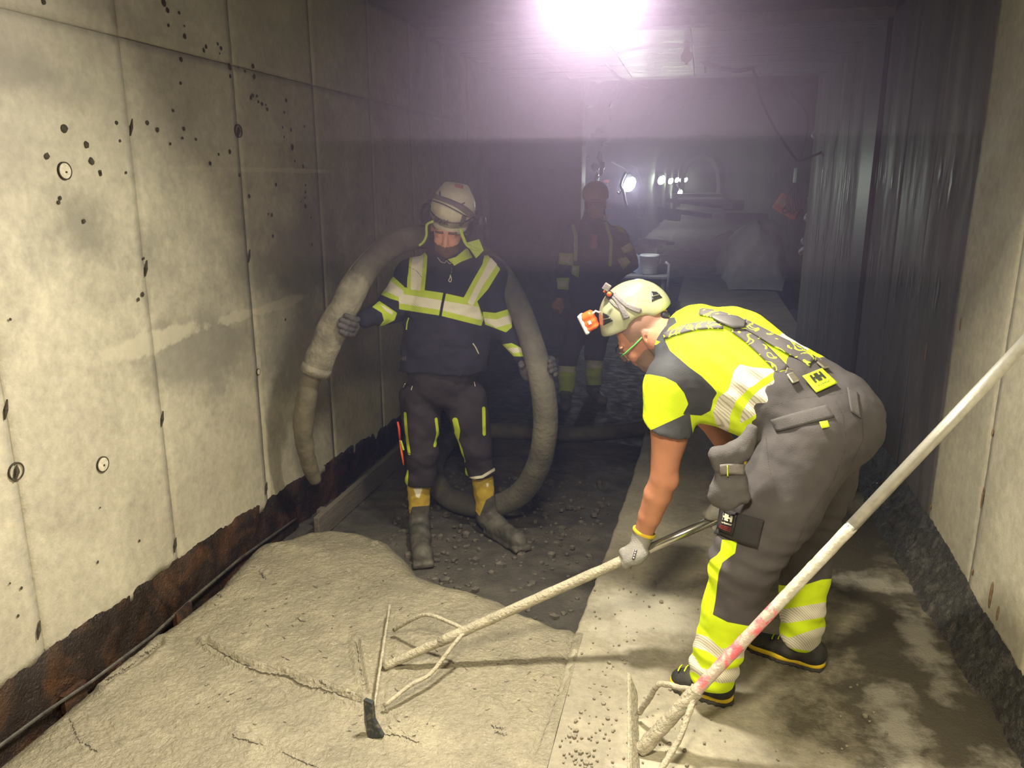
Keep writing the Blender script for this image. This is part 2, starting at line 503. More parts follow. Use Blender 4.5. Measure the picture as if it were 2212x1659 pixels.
for px, py, r in holes:
    p = atx(px, py, XL + .0075); d = np.linalg.norm(p - CAMP); rr = r / FPX * d * 1.02
    n = 10; vs = [(p[0], p[1] + rr * .9 * math.cos(2 * math.pi * k / n) * rnd.uniform(.8, 1.15), p[2] + rr * math.sin(2 * math.pi * k / n) * rnd.uniform(.75, 1.15)) for k in range(n)]
    hb.add([(p[0] - .001, v[1], v[2]) for v in vs] + [(p[0] + .0006, v[1] * .8 + p[1] * .2, v[2] * .8 + p[2] * .2) for v in vs], [(k, (k + 1) % n, n + (k + 1) % n, n + k) for k in range(n)] + [tuple(range(n, 2 * n))])
o = hb.build('air_holes', m_hole, wall_left); o['kind'] = 'stuff'
for px, py, kind in [(140, 369, 'plug'), (222, 1003, 'plug'), (35, 1018, 'open'), (515, 283, 'open'), (350, 905, 'slot'), (558, 803, 'plug2'), (283, 275, 'slot'), (378, 1178, 'slot'), (83, 1362, 'slot'), (315, 580, 'slot'), (12, 885, 'slot'), (538, 553, 'slot'), (575, 1055, 'slot')]:
    p = atx(px, py, XL + .006)
    if kind == 'slot':
        s = MB(); s.tube([p + [0, .012, .03], p + [0.002, 0, 0], p + [0, -.008, -.03]], [.002, .0065, .002], 6)
        s.build('tie_slot', m_hole, wall_left)
    else:
        s = MB(); r0 = .026 if kind != 'plug2' else .014
        R = Matrix.Rotation(math.pi / 2, 3, 'Y')
        s.lathe(p, [(r0 * 1.12, -.004), (r0 * 1.12, .003), (r0 * .98, .003)], 24, R)
        pl = s.build('tie_ring', m_hole, wall_left)
        s = MB(); s.lathe(p, [(r0 * .97, -.004), (r0 * .95, .0025), (r0 * .5, .003), (0.0001, .003)], 24, R)
        if kind == 'open': s = MB(); s.tube([p + [0.002, .004, .02], p + [0.004, 0, 0], p + [0.002, -.012, -.03]], [.002, .008, .002], 6)
        s.build('tie_plug', m_plug if kind != 'open' else m_hole, wall_left)
        if kind == 'plug':
            s = MB(); s.box(p + np.array([.004, .002, -.004]), (.003, .006, .006)); s.build('tie_slot', m_hole, wall_left)

# ---- right wall
m_wallr = concrete_mat('cast_concrete_right', (.68, .64, .51), (.60, .56, .45), (.46, .43, .35), .55, .85)
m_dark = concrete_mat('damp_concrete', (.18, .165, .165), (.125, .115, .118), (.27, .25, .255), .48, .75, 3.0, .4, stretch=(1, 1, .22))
wr = MB(); wr.box((XR + .16, 2.2, 1.3), (.28, 14.6, 3.3)); wall_right = wr.build('wall_right', m_seam)
tag(wall_right, kind='structure', label='right tunnel wall of concrete, pale near the entrance and dark and damp further in')
ysr = [-3.6, -2.9, -2.2, -1.5, -.8, -.1, .6, 1.30, 1.98, 2.60, 3.19, 3.80, 4.45, 5.10, 5.87]
bot_r = ragged(lambda y: np.interp(y, [0, 2.6, 3.1, 3.85, 4.45, 6], [.10, .13, .14, .16, .18, .1]), .03, 8, .0)
for a, b2 in zip(ysr[:-1], ysr[1:]):
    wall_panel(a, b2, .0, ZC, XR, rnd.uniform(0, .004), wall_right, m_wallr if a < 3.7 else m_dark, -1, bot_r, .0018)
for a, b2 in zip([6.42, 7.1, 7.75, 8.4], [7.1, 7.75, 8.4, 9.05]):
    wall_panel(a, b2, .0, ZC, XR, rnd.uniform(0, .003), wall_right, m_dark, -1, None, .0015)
m_strip = mat('black_joint_strip', (.012, .011, .014), (.022, .02, .025), 10, .45, bump=.1)
s = MB(); s.box((XR + .02, 6.145, 1.4), (.06, .54, 2.86)); o = s.build('joint_strip', m_strip, wall_right)
s = MB(); s.box((XR - .012, 5.885, 1.4), (.03, .022, 2.8)); s.build('joint_strip_edge', mat('strip_edge', (.05, .047, .05), None, 10, .5), wall_right)
# scraped pale lime runs on the dark wall
m_lime = mat('lime_run', (.30, .29, .32), (.14, .135, .15), 25, .35, .6, bump=.4, stretch=(1, 1, .3))
g = np.random.RandomState(4)
sm = MB()
for k in range(100):
    y = g.uniform(3.9, 8.9); hi = g.rand() < .5
    zc = (1.72 if hi else 1.20) + g.uniform(-.06, .06)
    if 5.85 < y < 6.44: continue
    h = g.uniform(.03, .14); w = g.uniform(.004, .022) * (1.4 if y > 6 else 1)
    n = 6; left = [(XR - .0075, y - w * g.uniform(.3, 1) * math.sin(math.pi * (i + .5) / (n)), zc + h * (1 - 2 * i / (n - 1))) for i in range(n)]
    right = [(XR - .0085, y + w * g.uniform(.3, 1) * math.sin(math.pi * (i + .5) / (n)), zc + h * (1 - 2 * i / (n - 1))) for i in range(n)]
    sm.add(left + right, [(i, i + 1, n + i + 1, n + i) for i in range(n - 1)])
o = sm.build('lime_runs', m_lime, wall_right); o['kind'] = 'stuff'
# rust holes and streaks low on the right wall
m_rust = mat('rust_mark', (.20, .12, .06), (.30, .22, .14), 60, .9)
for px, py, w, h in [(2144, 935, .006, .014), (2122, 1075, .004, .045), (2010, 1095, .005, .010), (2100, 1235, .006, .014), (2140, 1285, .010, .055), (2155, 1325, .006, .03), (2075, 700, .005, .03), (2000, 760, .004, .05)]:
    p = atx(px, py, XR - .006); s = MB(); s.ball(p, (.004, w, h), 8, 8); s.build('rust_mark', m_rust, wall_right, True)

# ---- ceiling
m_ceil = concrete_mat('ceiling_concrete', (.30, .28, .30), (.24, .225, .24), (.17, .16, .18), .5, .8)
m_sheet = concrete_mat('ceiling_sheet', (.34, .34, .42), (.30, .30, .38), (.46, .46, .56), .25, .45, 2.0, .5, stretch=(.35, 3.0, 1))
s = MB(); s.box((-.47, .9, ZC + .15), (3.7, 10.0, .3)); ceiling = s.build('ceiling', m_ceil); tag(ceiling, kind='structure', label='flat concrete ceiling with pale shiny sheeting beyond the lamp')
s = MB(); s.box((-.47, 5.86, ZC - .03), (3.18, .12, .06)); bevel(s.build('beam', m_ceil, ceiling))
for k in range(5):
    s = MB(); s.box((-1.74 + .636 * k, 7.35, ZC - .012), (.628, 2.84, .024)); bevel(s.build('panel', m_sheet, ceiling), .003)
s = MB(); s.box((-.47, 8.85, ZC + .15), (3.7, .2, .35)); s.build('beam', m_ceil, ceiling)

# ---- floor: dry slab on the right, dug trench on the left
m_slab = concrete_mat('slab_concrete', (.42, .385, .30), (.33, .30, .235), (.24, .215, .17), .5, .85, 2.6, .6)
wet = stain_or_shade(m_slab, [((.88, 2.9, 0), (.34, .9, 1)), ((1.0, 2.40, 0), (.30, .45, 1)), ((.70, 3.9, 0), (.6, 1.0, 1)), ((.60, 2.5, 0), (.36, .42, 1)), ((.75, 5.2, 0), (.6, 1.2, 1))], (.055, .047, .036), .5, .88, 3.0)
stain_or_shade(m_slab, [((.72, 2.42, 0), (.10, .3, 1)), ((.82, 3.45, 0), (.25, .10, 1)), ((.92, 2.95, 0), (.08, .35, 1)), ((.95, 2.15, 0), (.12, .3, 1)), ((-.1, 2.95, 0), (.3, .3, 1)), ((-.05, 1.95, 0), (.15, .2, 1))], (.60, .57, .50), .6, .45, 7)
nt = m_slab.node_tree
mrw = nt.nodes.new('ShaderNodeMapRange'); mrw.inputs[3].default_value = .7; mrw.inputs[4].default_value = .42
nt.links.new(wet, mrw.inputs[0]); nt.links.new(mrw.outputs[0], nt.nodes['Principled BSDF'].inputs['Roughness'])


def edge_x(y):
    P = np.stack([y * 0, y, y * 0 + 3], 1)
    return np.interp(y, [0, 1.98, 2.84, 3.7, 4.95, 16], [-.41, -.405, -.392, -.345, -.31, -.27]) + .006 * noise3(P, 22, 12, 4)


ys = np.concatenate([np.arange(-3.5, 1.4, .1), np.arange(1.4, 4.2, .012), np.arange(4.2, 15.5, .12)])
xs = np.concatenate([[0, .0005, .003, .008, .015], np.linspace(.025, 1, 100)])
Xg = edge_x(ys)[:, None] + xs[None, :] * (1.25 - edge_x(ys))[:, None]
Yg = np.repeat(ys[:, None], len(xs), 1)
P = np.stack([Xg.ravel(), Yg.ravel(), np.zeros(Xg.size)], 1)
P[:, 2] = .004 * noise3(P, 4, 21, 3) + .0012 * noise3(P, 45, 22, 3)
Z = P[:, 2].reshape(Xg.shape); Z[:, 0] = -.13; Z[:, 1] = -.012; Z[:, 2] -= .004
P[:, 2] = Z.ravel()
floor = grid_mesh('floor', P.reshape(len(ys), len(xs), 3)[::-1], len(ys), len(xs), m_slab); tag(floor, kind='structure', label='dry concrete slab along the right side with pale dust and dark wet patches')

m_trench = concrete_mat('trench_rubble', (.115, .105, .09), (.08, .073, .065), (.05, .046, .042), .6, .95, 7, 1.0)
ys = np.concatenate([np.arange(2.7, 5.6, .02), np.arange(5.6, 15.6, .1)]); xs = np.linspace(XL - .02, -.30, 88)
Yg, Xg = np.meshgrid(ys, xs, indexing='ij'); P = np.stack([Xg.ravel(), Yg.ravel(), np.zeros(Xg.size)], 1)
P[:, 2] = -.10 + .010 * noise3(P, 7, 31, 3) + .009 * noise3(P, 34, 32, 3) * (.4 + .6 * (noise3(P, 3, 33, 2) > 0))
trench = grid_mesh('trim_trench_floor', P.reshape(len(ys), len(xs), 3)[::-1], len(ys), len(xs), m_trench); tag(trench, kind='structure', label='dug out trench floor of dark gravel and mud under the standing man')

# ---- the wet concrete that fills the near end of the trench
m_wet = concrete_mat('wet_concrete', (.37, .335, .25), (.30, .27, .205), (.235, .215, .165), .22, .45, 4.5, 1.0, bd=.009, fine=75)
front_px = [(612, 1172), (660, 1152), (720, 1146), (790, 1152), (850, 1172), (882, 1200), (905, 1235), (960, 1252), (1030, 1268), (1095, 1290), (1150, 1318), (1215, 1345)]
fw = [atz(a, b, -.02)[:2] for a, b in front_px]
fw = [fw[0] + [-.35, -.38], fw[0] + [-.12, -.08]] + fw + [np.array([-.2, fw[-1][1]])]
poly = np.array([(-2.05, .2), (-2.05, 2.35), (-2.00, 2.75)] + [tuple(p) for p in fw[1:]] + [(-.2, .2)])
ys = np.concatenate([np.arange(.2, 1.3, .06), np.arange(1.3, 3.85, .0085)]); xs = np.linspace(-2.045, -.36, 200)
Yg, Xg = np.meshgrid(ys, xs, indexing='ij'); P = np.stack([Xg.ravel(), Yg.ravel(), np.zeros(Xg.size)], 1)
sd = poly_sd(P[:, :2], poly)
t = np.clip((sd + .03) / .16, 0, 1); t = 1 - (1 - t) ** 2.2
rough_zone = np.clip((noise3(P, 2.2, 45, 2) + .6), 0, 1)
Z = -.125 + t * .13
Z += t * (.006 * noise3(P, 5, 41, 3) + .0032 * noise3(P, 38, 42, 3) + .0035 * rough_zone * np.abs(noise3(P, 75, 43, 3)))
# the mound below the hose and the streaks of the pour
Z += t * .035 * np.exp(-(((P[:, 0] + 1.75) / .45) ** 2 + ((P[:, 1] - 3.05) / .4) ** 2))
P2 = topx(P)


def groove(pts, w, depth, side=0, seed=1):
    global Z
    wob = 6 * noise3(P, 30, seed, 3)
    d = w / 2 - line_sd(P2 + np.stack([wob * .4, wob], 1), pts, w)
    Z -= depth * np.exp(-(d / w) ** 2)
    if side: Z += side * depth * np.exp(-((d - w * 1.6) / w) ** 2)


groove([(445, 1392), (505, 1425), (560, 1448), (620, 1462), (700, 1490), (778, 1518)], 5, .016, 1, 3)
groove([(770, 1385), (776, 1420), (785, 1470), (790, 1500)], 6, .012, 1, 4)
groove([(828, 1588), (862, 1590), (905, 1605)], 4, .009, 1, 5)
groove([(500, 1592), (560, 1605), (640, 1640), (680, 1659)], 4, .007, 1, 6)
groove([(145, 1552), (165, 1600), (215, 1625)], 3, .006, 1, 7)
groove([(225, 1470), (280, 1440), (345, 1392)], 9, .013, 1, 8)
groove([(1240, 1340), (1225, 1440), (1190, 1530), (1150, 1640)], 5, .010, 0, 9)
groove([(845, 1345), (838, 1395), (832, 1440), (820, 1530)], 10, .004, 1, 10)
for a in range(26):
    c0 = np.array([rnd.uniform(430, 1150), rnd.uniform(1180, 1600)]); ang = rnd.uniform(-.5, .5)
    L_ = rnd.uniform(10, 34); e = np.array([math.cos(ang), math.sin(ang)]) * L_
    groove([tuple(c0), tuple(c0 + e)], 3.2, .006, 1, 11 + a)
P[:, 2] = Z
wetc = grid_mesh('wet_concrete', P.reshape(len(ys), len(xs), 3)[::-1], len(ys), len(xs), m_wet)
tag(wetc, 'freshly poured wet grey concrete filling the near end of the trench', 'concrete', kind='stuff')

m_crack = mat('crevice', (.045, .04, .03), (.07, .06, .045), 40, .9)
cm = MB(); from_v = BVHTree.FromPolygons([Vector(v) for v in P], [tuple(q) for q in (np.arange((len(ys) - 1) * (len(xs) - 1)) // (len(xs) - 1) * len(xs) + np.arange((len(ys) - 1) * (len(xs) - 1)) % (len(xs) - 1))[:, None] + np.array([0, len(xs), len(xs) + 1, 1])])


def crack(pts, w, seed, wob=3):
    g = np.random.RandomState(seed); L = np.array(spline([np.array([a, b, 0.]) for a, b in pts], 14))[:, :2]
    L = L + g.normal(size=L.shape) * [.6, 1] * wob * .4; up = []; dn = []; k = len(L)
    for i, q in enumerate(L):
        h = from_v.ray_cast(Vector(CAMP), Vector(ray(*q)).normalized())
        if h[0] is None: continue
        ww = w * g.uniform(.3, 1.2) * math.sin(math.pi * (i + .3) / k) ** .4
        up.append(h[0] + Vector((0, ww, .0012))); dn.append(h[0] + Vector((0, -ww * .5, .0012)))
    n = len(up)
    if n > 2: cm.add(up + dn, [(i, i + 1, n + i + 1, n + i) for i in range(n - 1)])


crack([(445, 1392), (505, 1425), (560, 1450), (620, 1462), (660, 1482), (700, 1490), (778, 1518)], .009, 1)
crack([(768, 1385), (775, 1420), (782, 1470)], .006, 2, 5)
crack([(828, 1588), (862, 1590), (905, 1605)], .004, 3)
crack([(500, 1592), (530, 1600), (570, 1610)], .004, 4); crack([(610, 1625), (650, 1645), (690, 1659)], .004, 5)
crack([(1243, 1350), (1232, 1400), (1218, 1460), (1195, 1530), (1170, 1600), (1148, 1656)], .004, 6, 4)
for a, b, c, d in [(225, 1470, 260, 1452), (262, 1450, 300, 1425), (300, 1420, 340, 1395), (150, 1552, 170, 1600), (170, 1600, 215, 1625), (1060, 1568, 1090, 1574), (1068, 1580, 1095, 1588), (690, 1470, 705, 1480), (560, 1235, 575, 1250), (455, 1275, 480, 1290), (640, 1335, 660, 1345), (70, 1590, 95, 1585)]:
    crack([(a, b), ((a + c) / 2, (b + d) / 2 + 2), (c, d)], .004, a, 5)
gg = np.random.RandomState(77)
for k in range(110):
    a, b = gg.uniform(420, 1200), gg.uniform(1200, 1600); L_ = gg.uniform(4, 14); an = gg.uniform(-.8, .8)
    crack([(a, b), (a + L_ * .5 * math.cos(an), b + L_ * .5 * math.sin(an) + 1), (a + L_ * math.cos(an), b + L_ * math.sin(an))], .0022, 200 + k, 2)
o = cm.build('crevices', m_crack, wetc); o['kind'] = 'stuff'

# form rail between the wall foot and the pour
m_rail = mat('form_rail', (.09, .085, .075), (.04, .038, .035), 20, .5, bump=.4)
rail = MB(); pts = [atz(a, b, z) for a, b, z in [(-40, 1640, .035), (95, 1540, .035), (200, 1470, .03), (330, 1372, .03), (410, 1298, .03), (520, 1205, .02), (640, 1120, -.02)]]
rail.tube([p + np.array([0.0, 0, 0]) for p in pts], .006, 6)
o = rail.build('edge_rail', m_rail); tag(o, 'thin grey steel edge rail between the black wall foot and the wet concrete', 'rail')
s = MB()
for a, b in [((160, 1505), .05), ((395, 1330), .06)]:
    p = atz(a[0], a[1], .0); s = MB(); s.box(p, (.02, .10, .07)); s.build('rail_shoe', m_bit, o)
pass
# planks of the trench side seen beyond the mound
m_board = mat('muddy_board', (.16, .14, .12), (.10, .09, .08), 9, .8, bump=.5, stretch=(1, .3, 1))
pb = empty('form_board', (-1.93, 3.95, -.05)); tag(pb, 'muddy form board standing along the trench edge behind the concrete mound', 'board')
s = MB(); s.box((-1.86, 4.3, -.03), (.03, 1.7, .13)); bevel(s.build('plank', m_board, pb))
for y_ in (3.6, 4.9):
    s = MB(); s.box((-1.90, y_, -.04), (.04, .05, .12)); s.build('peg', m_board, pb)

# rough asphalt berm at the foot of the right wall
m_asph = concrete_mat('asphalt', (.085, .08, .072), (.045, .043, .04), (.16, .15, .135), .25, .5, 16, 1.0)
ys = np.concatenate([np.arange(-2, 1.6, .1), np.arange(1.6, 4.6, .011), np.arange(4.6, 9, .06)]); K = 26; rows = []
toe = np.interp(ys, [0, 2.0, 2.37, 2.65, 2.75, 3.0, 3.6, 4.2, 6, 9], [.92, .98, 1.04, 1.04, 1.0, 1.0, .97, .97, .95, .95])
top = np.interp(ys, [0, 2.6, 3.1, 3.85, 4.45, 6, 9], [.13, .16, .17, .20, .23, .15, .1])
for k in range(K):
    t = k / (K - 1)
    X = toe + (XR + .012 - toe) * t; z = -.012 + (top + .03) * (t ** 1.15)
    Q = np.stack([X, ys, z], 1)
    Q[:, 0] += -.006 * np.abs(noise3(Q, 70, 51, 3)) + .02 * noise3(np.stack([ys * 0, ys, ys * 0], 1), 9, 53, 4) * (1 - t)
    Q[:, 2] += .016 * noise3(Q, 80, 52, 3) * math.sin(math.pi * min(1, t * 1.1) * .9 + .1)
    rows.append(Q)
ber = grid_mesh('asphalt_berm', np.stack(rows, 0)[::-1], K, ys.size, m_asph); tag(ber, 'rough glistening black asphalt berm packed along the foot of the right wall', 'asphalt', kind='stuff')

# crumbs of concrete lying on the slab and rubble in the trench
m_crumb = mat('crumb', (.30, .27, .21), (.20, .18, .14), 40, .85)
m_rub = mat('rubble_bits', (.14, .125, .11), (.06, .055, .05), 30, .9)


def scatter(name, n, fn, m, rmin, rmax, label, cat, seed):
    g = np.random.RandomState(seed); s = MB()
    for _ in range(n):
        p = fn(g); r = g.uniform(rmin, rmax) * (1 if g.rand() < .8 else 1.7)
        s.ball(p + np.array([0, 0, r * .3]), (r * g.uniform(.7, 1.3), r * g.uniform(.7, 1.3), r * g.uniform(.5, .9)), 5, 3, Matrix.Rotation(g.rand() * 3, 3, 'Z'))
    o = s.build(name, m); tag(o, label, cat, kind='stuff'); return o


def slab_pt(g):
    c = [(1290, 1560, 60, 50), (1400, 1560, 60, 50), (1330, 1380, 60, 60), (1260, 1620, 30, 30), (1650, 1580, 250, 60), (1420, 1300, 100, 60), (1250, 1500, 60, 100)][g.randint(7)]
    return atz(g.normal(c[0], c[2]), min(1700, g.normal(c[1], c[3])), .003)


def trench_pt(g):
    while 1:
        p = np.array([g.uniform(-1.6, -.42), g.uniform(2.95, 4.6), -.098])
        if poly_sd(p[None, :2], poly)[0] < -.04: return p


scatter('crumbs', 240, lambda g: (lambda p: p if p[0] > -.36 else np.array([-.3 + g.rand() * .4, p[1], .003]))(slab_pt(g)), m_crumb, .002, .006, 'scattered dry concrete crumbs lying on the slab around the rake head', 'crumbs', 3)
scatter('rubble', 420, trench_pt, m_rub, .006, .018, 'dark rubble and gravel lying in the trench around the boots', 'rubble', 5)
# ================================================================== old tunnel beyond the cast bay
m_rock = concrete_mat('old_rock', (.09, .088, .095), (.06, .058, .066), (.13, .127, .14), .75, .95, 1.3, 1.0)
m_bulk = concrete_mat('bulkhead_concrete', (.22, .20, .21), (.17, .155, .165), (.13, .12, .13), .6, .85)
s = MB(); s.box((-1.72, 8.9, 1.3), (.86, .30, 3.1)); bevel(tag(s.build('wall_bulkhead', m_bulk), kind='structure', label='concrete bulkhead where the cast bay meets the old tunnel'), .01)
s = MB(); s.box((XR + .35, 9.2, 1.3), (.56, .28, 3.1)); tag(s.build('trim_jamb', m_bulk), kind='structure', label='right jamb of the opening into the old tunnel')
# vault
ys = np.concatenate([np.arange(9.0, 24, .22), np.arange(24, 74, 1.0)]); K = 44; rows = []
for k in range(K):
    t = k / (K - 1)
    if t < .28: x, z = -1.75 - .1 * math.sin(t * 8), -.4 + t / .28 * 3.0
    elif t > .72: x, z = 1.85 + .1 * math.sin(t * 8), -.4 + (1 - t) / .28 * 3.0
    else:
        a = math.pi * (1 - (t - .28) / .44); x, z = .05 + 1.8 * math.cos(a), 2.6 + 1.4 * math.sin(a)
    Q = np.stack([np.full(ys.size, x), ys, np.full(ys.size, z)], 1)
    nn = .08 * noise3(Q, 1.7, 61, 5) + .03 * noise3(Q, 9, 62, 3)
    Q[:, 0] += nn * (1 if x < 0 else -1); Q[:, 2] -= .5 * nn * (.28 < t < .72)
    rows.append(Q)
vault = grid_mesh('wall_old_tunnel', np.stack(rows, 0)[::-1], K, ys.size, m_rock); tag(vault, kind='structure', label='rough rock vault of the old tunnel running far back')
m_ofl = concrete_mat('old_floor', (.12, .115, .12), (.07, .068, .072), (.15, .147, .16), .6, .9, 3, .6)
s = MB(); s.box((0, 44.6, -.28), (4.2, 59, .5)); tag(s.build('floor_old_tunnel', m_ofl), kind='structure', label='dim muddy floor of the old tunnel')
s = MB(); s.box((0.1, 74, 2.0), (5, .3, 6)); tag(s.build('wall_far_end', m_rock), kind='structure', label='dark end of the old tunnel')


def far(px, py, X=-1.6):
    p = atx(px, py, X); return p


def deep(px, py, y): return aty(px, py, y)


# the far portal: a pale rim of sprayed concrete around a darker bore
m_rim = concrete_mat('portal_rim', (.45, .44, .50), (.36, .35, .41), (.28, .27, .32), .6, .8, 1.5)
Y0 = 55.0
out = [(1468, 424), (1470, 385), (1478, 352), (1498, 337), (1518, 333), (1540, 340), (1553, 366), (1556, 400), (1555, 424)]
inn = [(1478, 416), (1478, 386), (1486, 360), (1501, 346), (1518, 342), (1535, 349), (1546, 370), (1549, 400), (1548, 415)]
s = MB(); V = [deep(a, b, Y0) for a, b in out] + [deep(a, b, Y0) for a, b in inn]; n = len(out)
V2 = [v + np.array([0, 1.2, 0]) for v in V]
F_ = [(i, i + 1, n + i + 1, n + i) for i in range(n - 1)]
F_ += [(0, n, 2 * n - 1, n - 1)]
F_ += [(n + i, n + i + 1, 3 * n + i + 1, 3 * n + i) for i in range(n - 1)]
F_ += [(i + 1, i, 2 * n + i, 2 * n + i + 1) for i in range(n - 1)]
s.add(V + V2, F_)
pt = s.build('portal_rim', m_rim); tag(pt, 'pale arched portal rim glowing at the far end of the old tunnel', 'portal')
s = MB(); s.box(deep(1513, 424, Y0 + .2), (2.9, .8, .35)); s.build('sill', m_rim, pt)
s = MB(); s.box(deep(1513, 422, Y0 - 6), (3.2, .5, .18)); s.build('step', m_rim, pt)

# string of festoon lamps along the left wall of the old tunnel
m_bulb = emit('lamp_glow', (.88, .92, 1.0), 140)
m_cage = mat('lamp_cage', (.30, .30, .33), (.2, .2, .22), 20, .4, metal=.6)
names = ['nearest of the tunnel lamps, large and white with trailing cable ends', 'second tunnel lamp along the left wall, with a small hook', 'third tunnel lamp in the row receding along the left wall', 'fourth tunnel lamp in the receding row, small', 'fifth tunnel lamp in the receding row, very small', 'last and smallest tunnel lamp of the receding row', 'single low white lamp at the sill of the far portal']
for i, (px, py, rpx, E_) in enumerate([(1360, 398, 15, 190), (1429, 389, 9, 90), (1449, 391, 6, 90), (1462.5, 389, 5, 70), (1473, 388.5, 5, 60), (1481, 388.5, 4.5, 60), (1469, 416, 5.5, 60)]):
    X = -1.55 if i else -.94
    p = atx(px, py, X) if i < 6 else deep(px, py, 50)
    d = np.linalg.norm(p - CAMP); r = rpx / FPX * d
    t = empty('tunnel_lamp', p); tag(t, names[i], 'lamp', 'festoon lamps along the old tunnel')
    s = MB(); s.ball(p, (r * .75, r * .75, r * 1.05), 14, 10, Matrix.Rotation(.5, 3, 'Y')); s.build('bulb', m_bulb, t, True)
    s = MB(); s.lathe(p + np.array([-.2 * r, 0, r * .8]), [(r * .55, 0), (r * .5, r * .5), (r * .2, r * .7), (.0001, r * .72)], 12); s.build('socket', m_cage, t, True)
    s = MB(); s.tube([p + np.array([-.1 * r, 0, r * 1.4]), p + np.array([-r * .9, .05, r * 2.2]), p + np.array([-.25, .1, r * 3])], max(.008, r * .1), 6); s.build('hook', m_cage, t)
    d_ = bpy.data.lights.new('lamp_light', 'POINT'); d_.energy = E_ * (.22 if i else .13); d_.color = (.80, .86, 1.0); d_.shadow_soft_size = r
    lo = bpy.data.objects.new('lamp_light', d_); COL.objects.link(lo); lo.location = p + (np.array([.30, -.6, .0]) if i else np.array([.03, -.17, -.02]))

m_pale = mat('pale_scrap', (.42, .40, .48), (.25, .24, .30), 8, .5)
m_cable = mat('cable_rubber', (.045, .043, .05), None, 10, .5)
m_cablel = mat('cable_grey', (.30, .29, .34), None, 10, .45)


def ribbon(name, pts, w, m, label=None, cat=None, group=None, parent=None):
    s = MB(); s.tube(spline(pts, 5), w, 7); o = s.build(name, m, parent, True)
    if label: tag(o, label, cat, group)
    return o


ribbon('lamp_cable', [deep(a, b, 10.4) for a, b in [(1352, 372), (1344, 388), (1341, 402), (1347, 415), (1350, 432), (1354, 446)]], .018, m_cablel, 'pale cable end trailing down beside the nearest tunnel lamp', 'cable')
ribbon('lamp_cable', [deep(a, b, 10.4) for a, b in [(1333, 414), (1338, 418), (1343, 412), (1348, 408)]], .010, m_cablel, 'short hooked cable stub left of the nearest tunnel lamp', 'cable')
# a thin stand with a hoop in front of the lamps
st = empty('hoop_stand', aty(1386, 470, 14)); tag(st, 'thin pale pole slanting down to a wire hoop and clamp in the old tunnel', 'stand')
s = MB(); s.tube([aty(1364, 356, 14), aty(1375, 364, 14), aty(1384, 395, 14), aty(1394, 424, 14)], .020, 7); s.build('pole', m_cablel, st, True)
s = MB(); s.tube(spline([aty(a, b, 14) for a, b in [(1394, 426), (1383, 436), (1379, 444), (1385, 449), (1391, 446), (1393, 430)]], 4), .016, 7); s.build('hoop', m_cablel, st, True)
s = MB(); s.box(aty(1381, 461, 14), (.09, .07, .18)); s.box(aty(1388, 456, 14), (.05, .06, .12)); bevel(s.build('clamp', m_cable, st))
# torn plastic hanging at the left of the opening
g = np.random.RandomState(12)
tp = empty('torn_plastic', aty(1290, 170, 9.6)); tag(tp, 'pale torn plastic tatters hanging down the left side of the opening', 'plastic')
for (px, py, w, h) in [(1292, 175, 20, 10), (1272, 229, 18, 12), (1320, 226, 10, 14), (1297, 288, 34, 28), (1282, 292, 20, 16), (1303, 308, 20, 20), (1318, 254, 6, 18), (1271, 340, 12, 12), (1296, 338, 14, 34), (1285, 360, 18, 30), (1300, 362, 12, 36), (1276, 316, 12, 8), (1290, 384, 14, 22)]:
    n = 11; Y_ = 9.7 + g.uniform(0, .25)
    pts = [aty(px + w * .5 * math.cos(2 * math.pi * k / n) * g.uniform(.45, 1.25), py + h * .5 * math.sin(2 * math.pi * k / n) * g.uniform(.45, 1.25), Y_ + g.uniform(-.03, .03)) for k in range(n)]
    c = np.mean(pts, 0); s = MB()
    s.add(pts + [c + np.array([0, -.03, 0])] + [p + np.array([0, .02, 0]) for p in pts], [(k, (k + 1) % n, n) for k in range(n)] + [((k + 1) % n, k, n + 1 + k, n + 1 + (k + 1) % n) for k in range(n)] + [tuple(range(2 * n, n, -1))])
    s.build('scrap', m_pale, tp)
# small red and white flagged thing by the far man's helmet
s = empty('red_tag', aty(1309, 395, 12)); tag(s, 'small red flag with white forked wire behind the orange helmet', 'flag')
m_red = mat('red_plastic', (.75, .06, .05), (.55, .05, .04), 10, .5)
b = MB(); b.box(aty(1310, 391.5, 12), (.075, .012, .038)); bevel(b.build('flag', m_red, s), .002)
b = MB(); b.tube([aty(1302, 394, 12), aty(1309, 404, 12), aty(1313, 397, 12)], .009, 6); b.build('wire', m_pale, s)
b = MB(); b.tube([aty(1257, 408, 9.6), aty(1249, 410, 9.6), aty(1247, 424, 9.6), aty(1251, 440, 9.6)], .012, 6); o = b.build('wall_hook', m_pale); tag(o, 'pale bent strap hanging on the wall beside the orange helmet', 'hook')

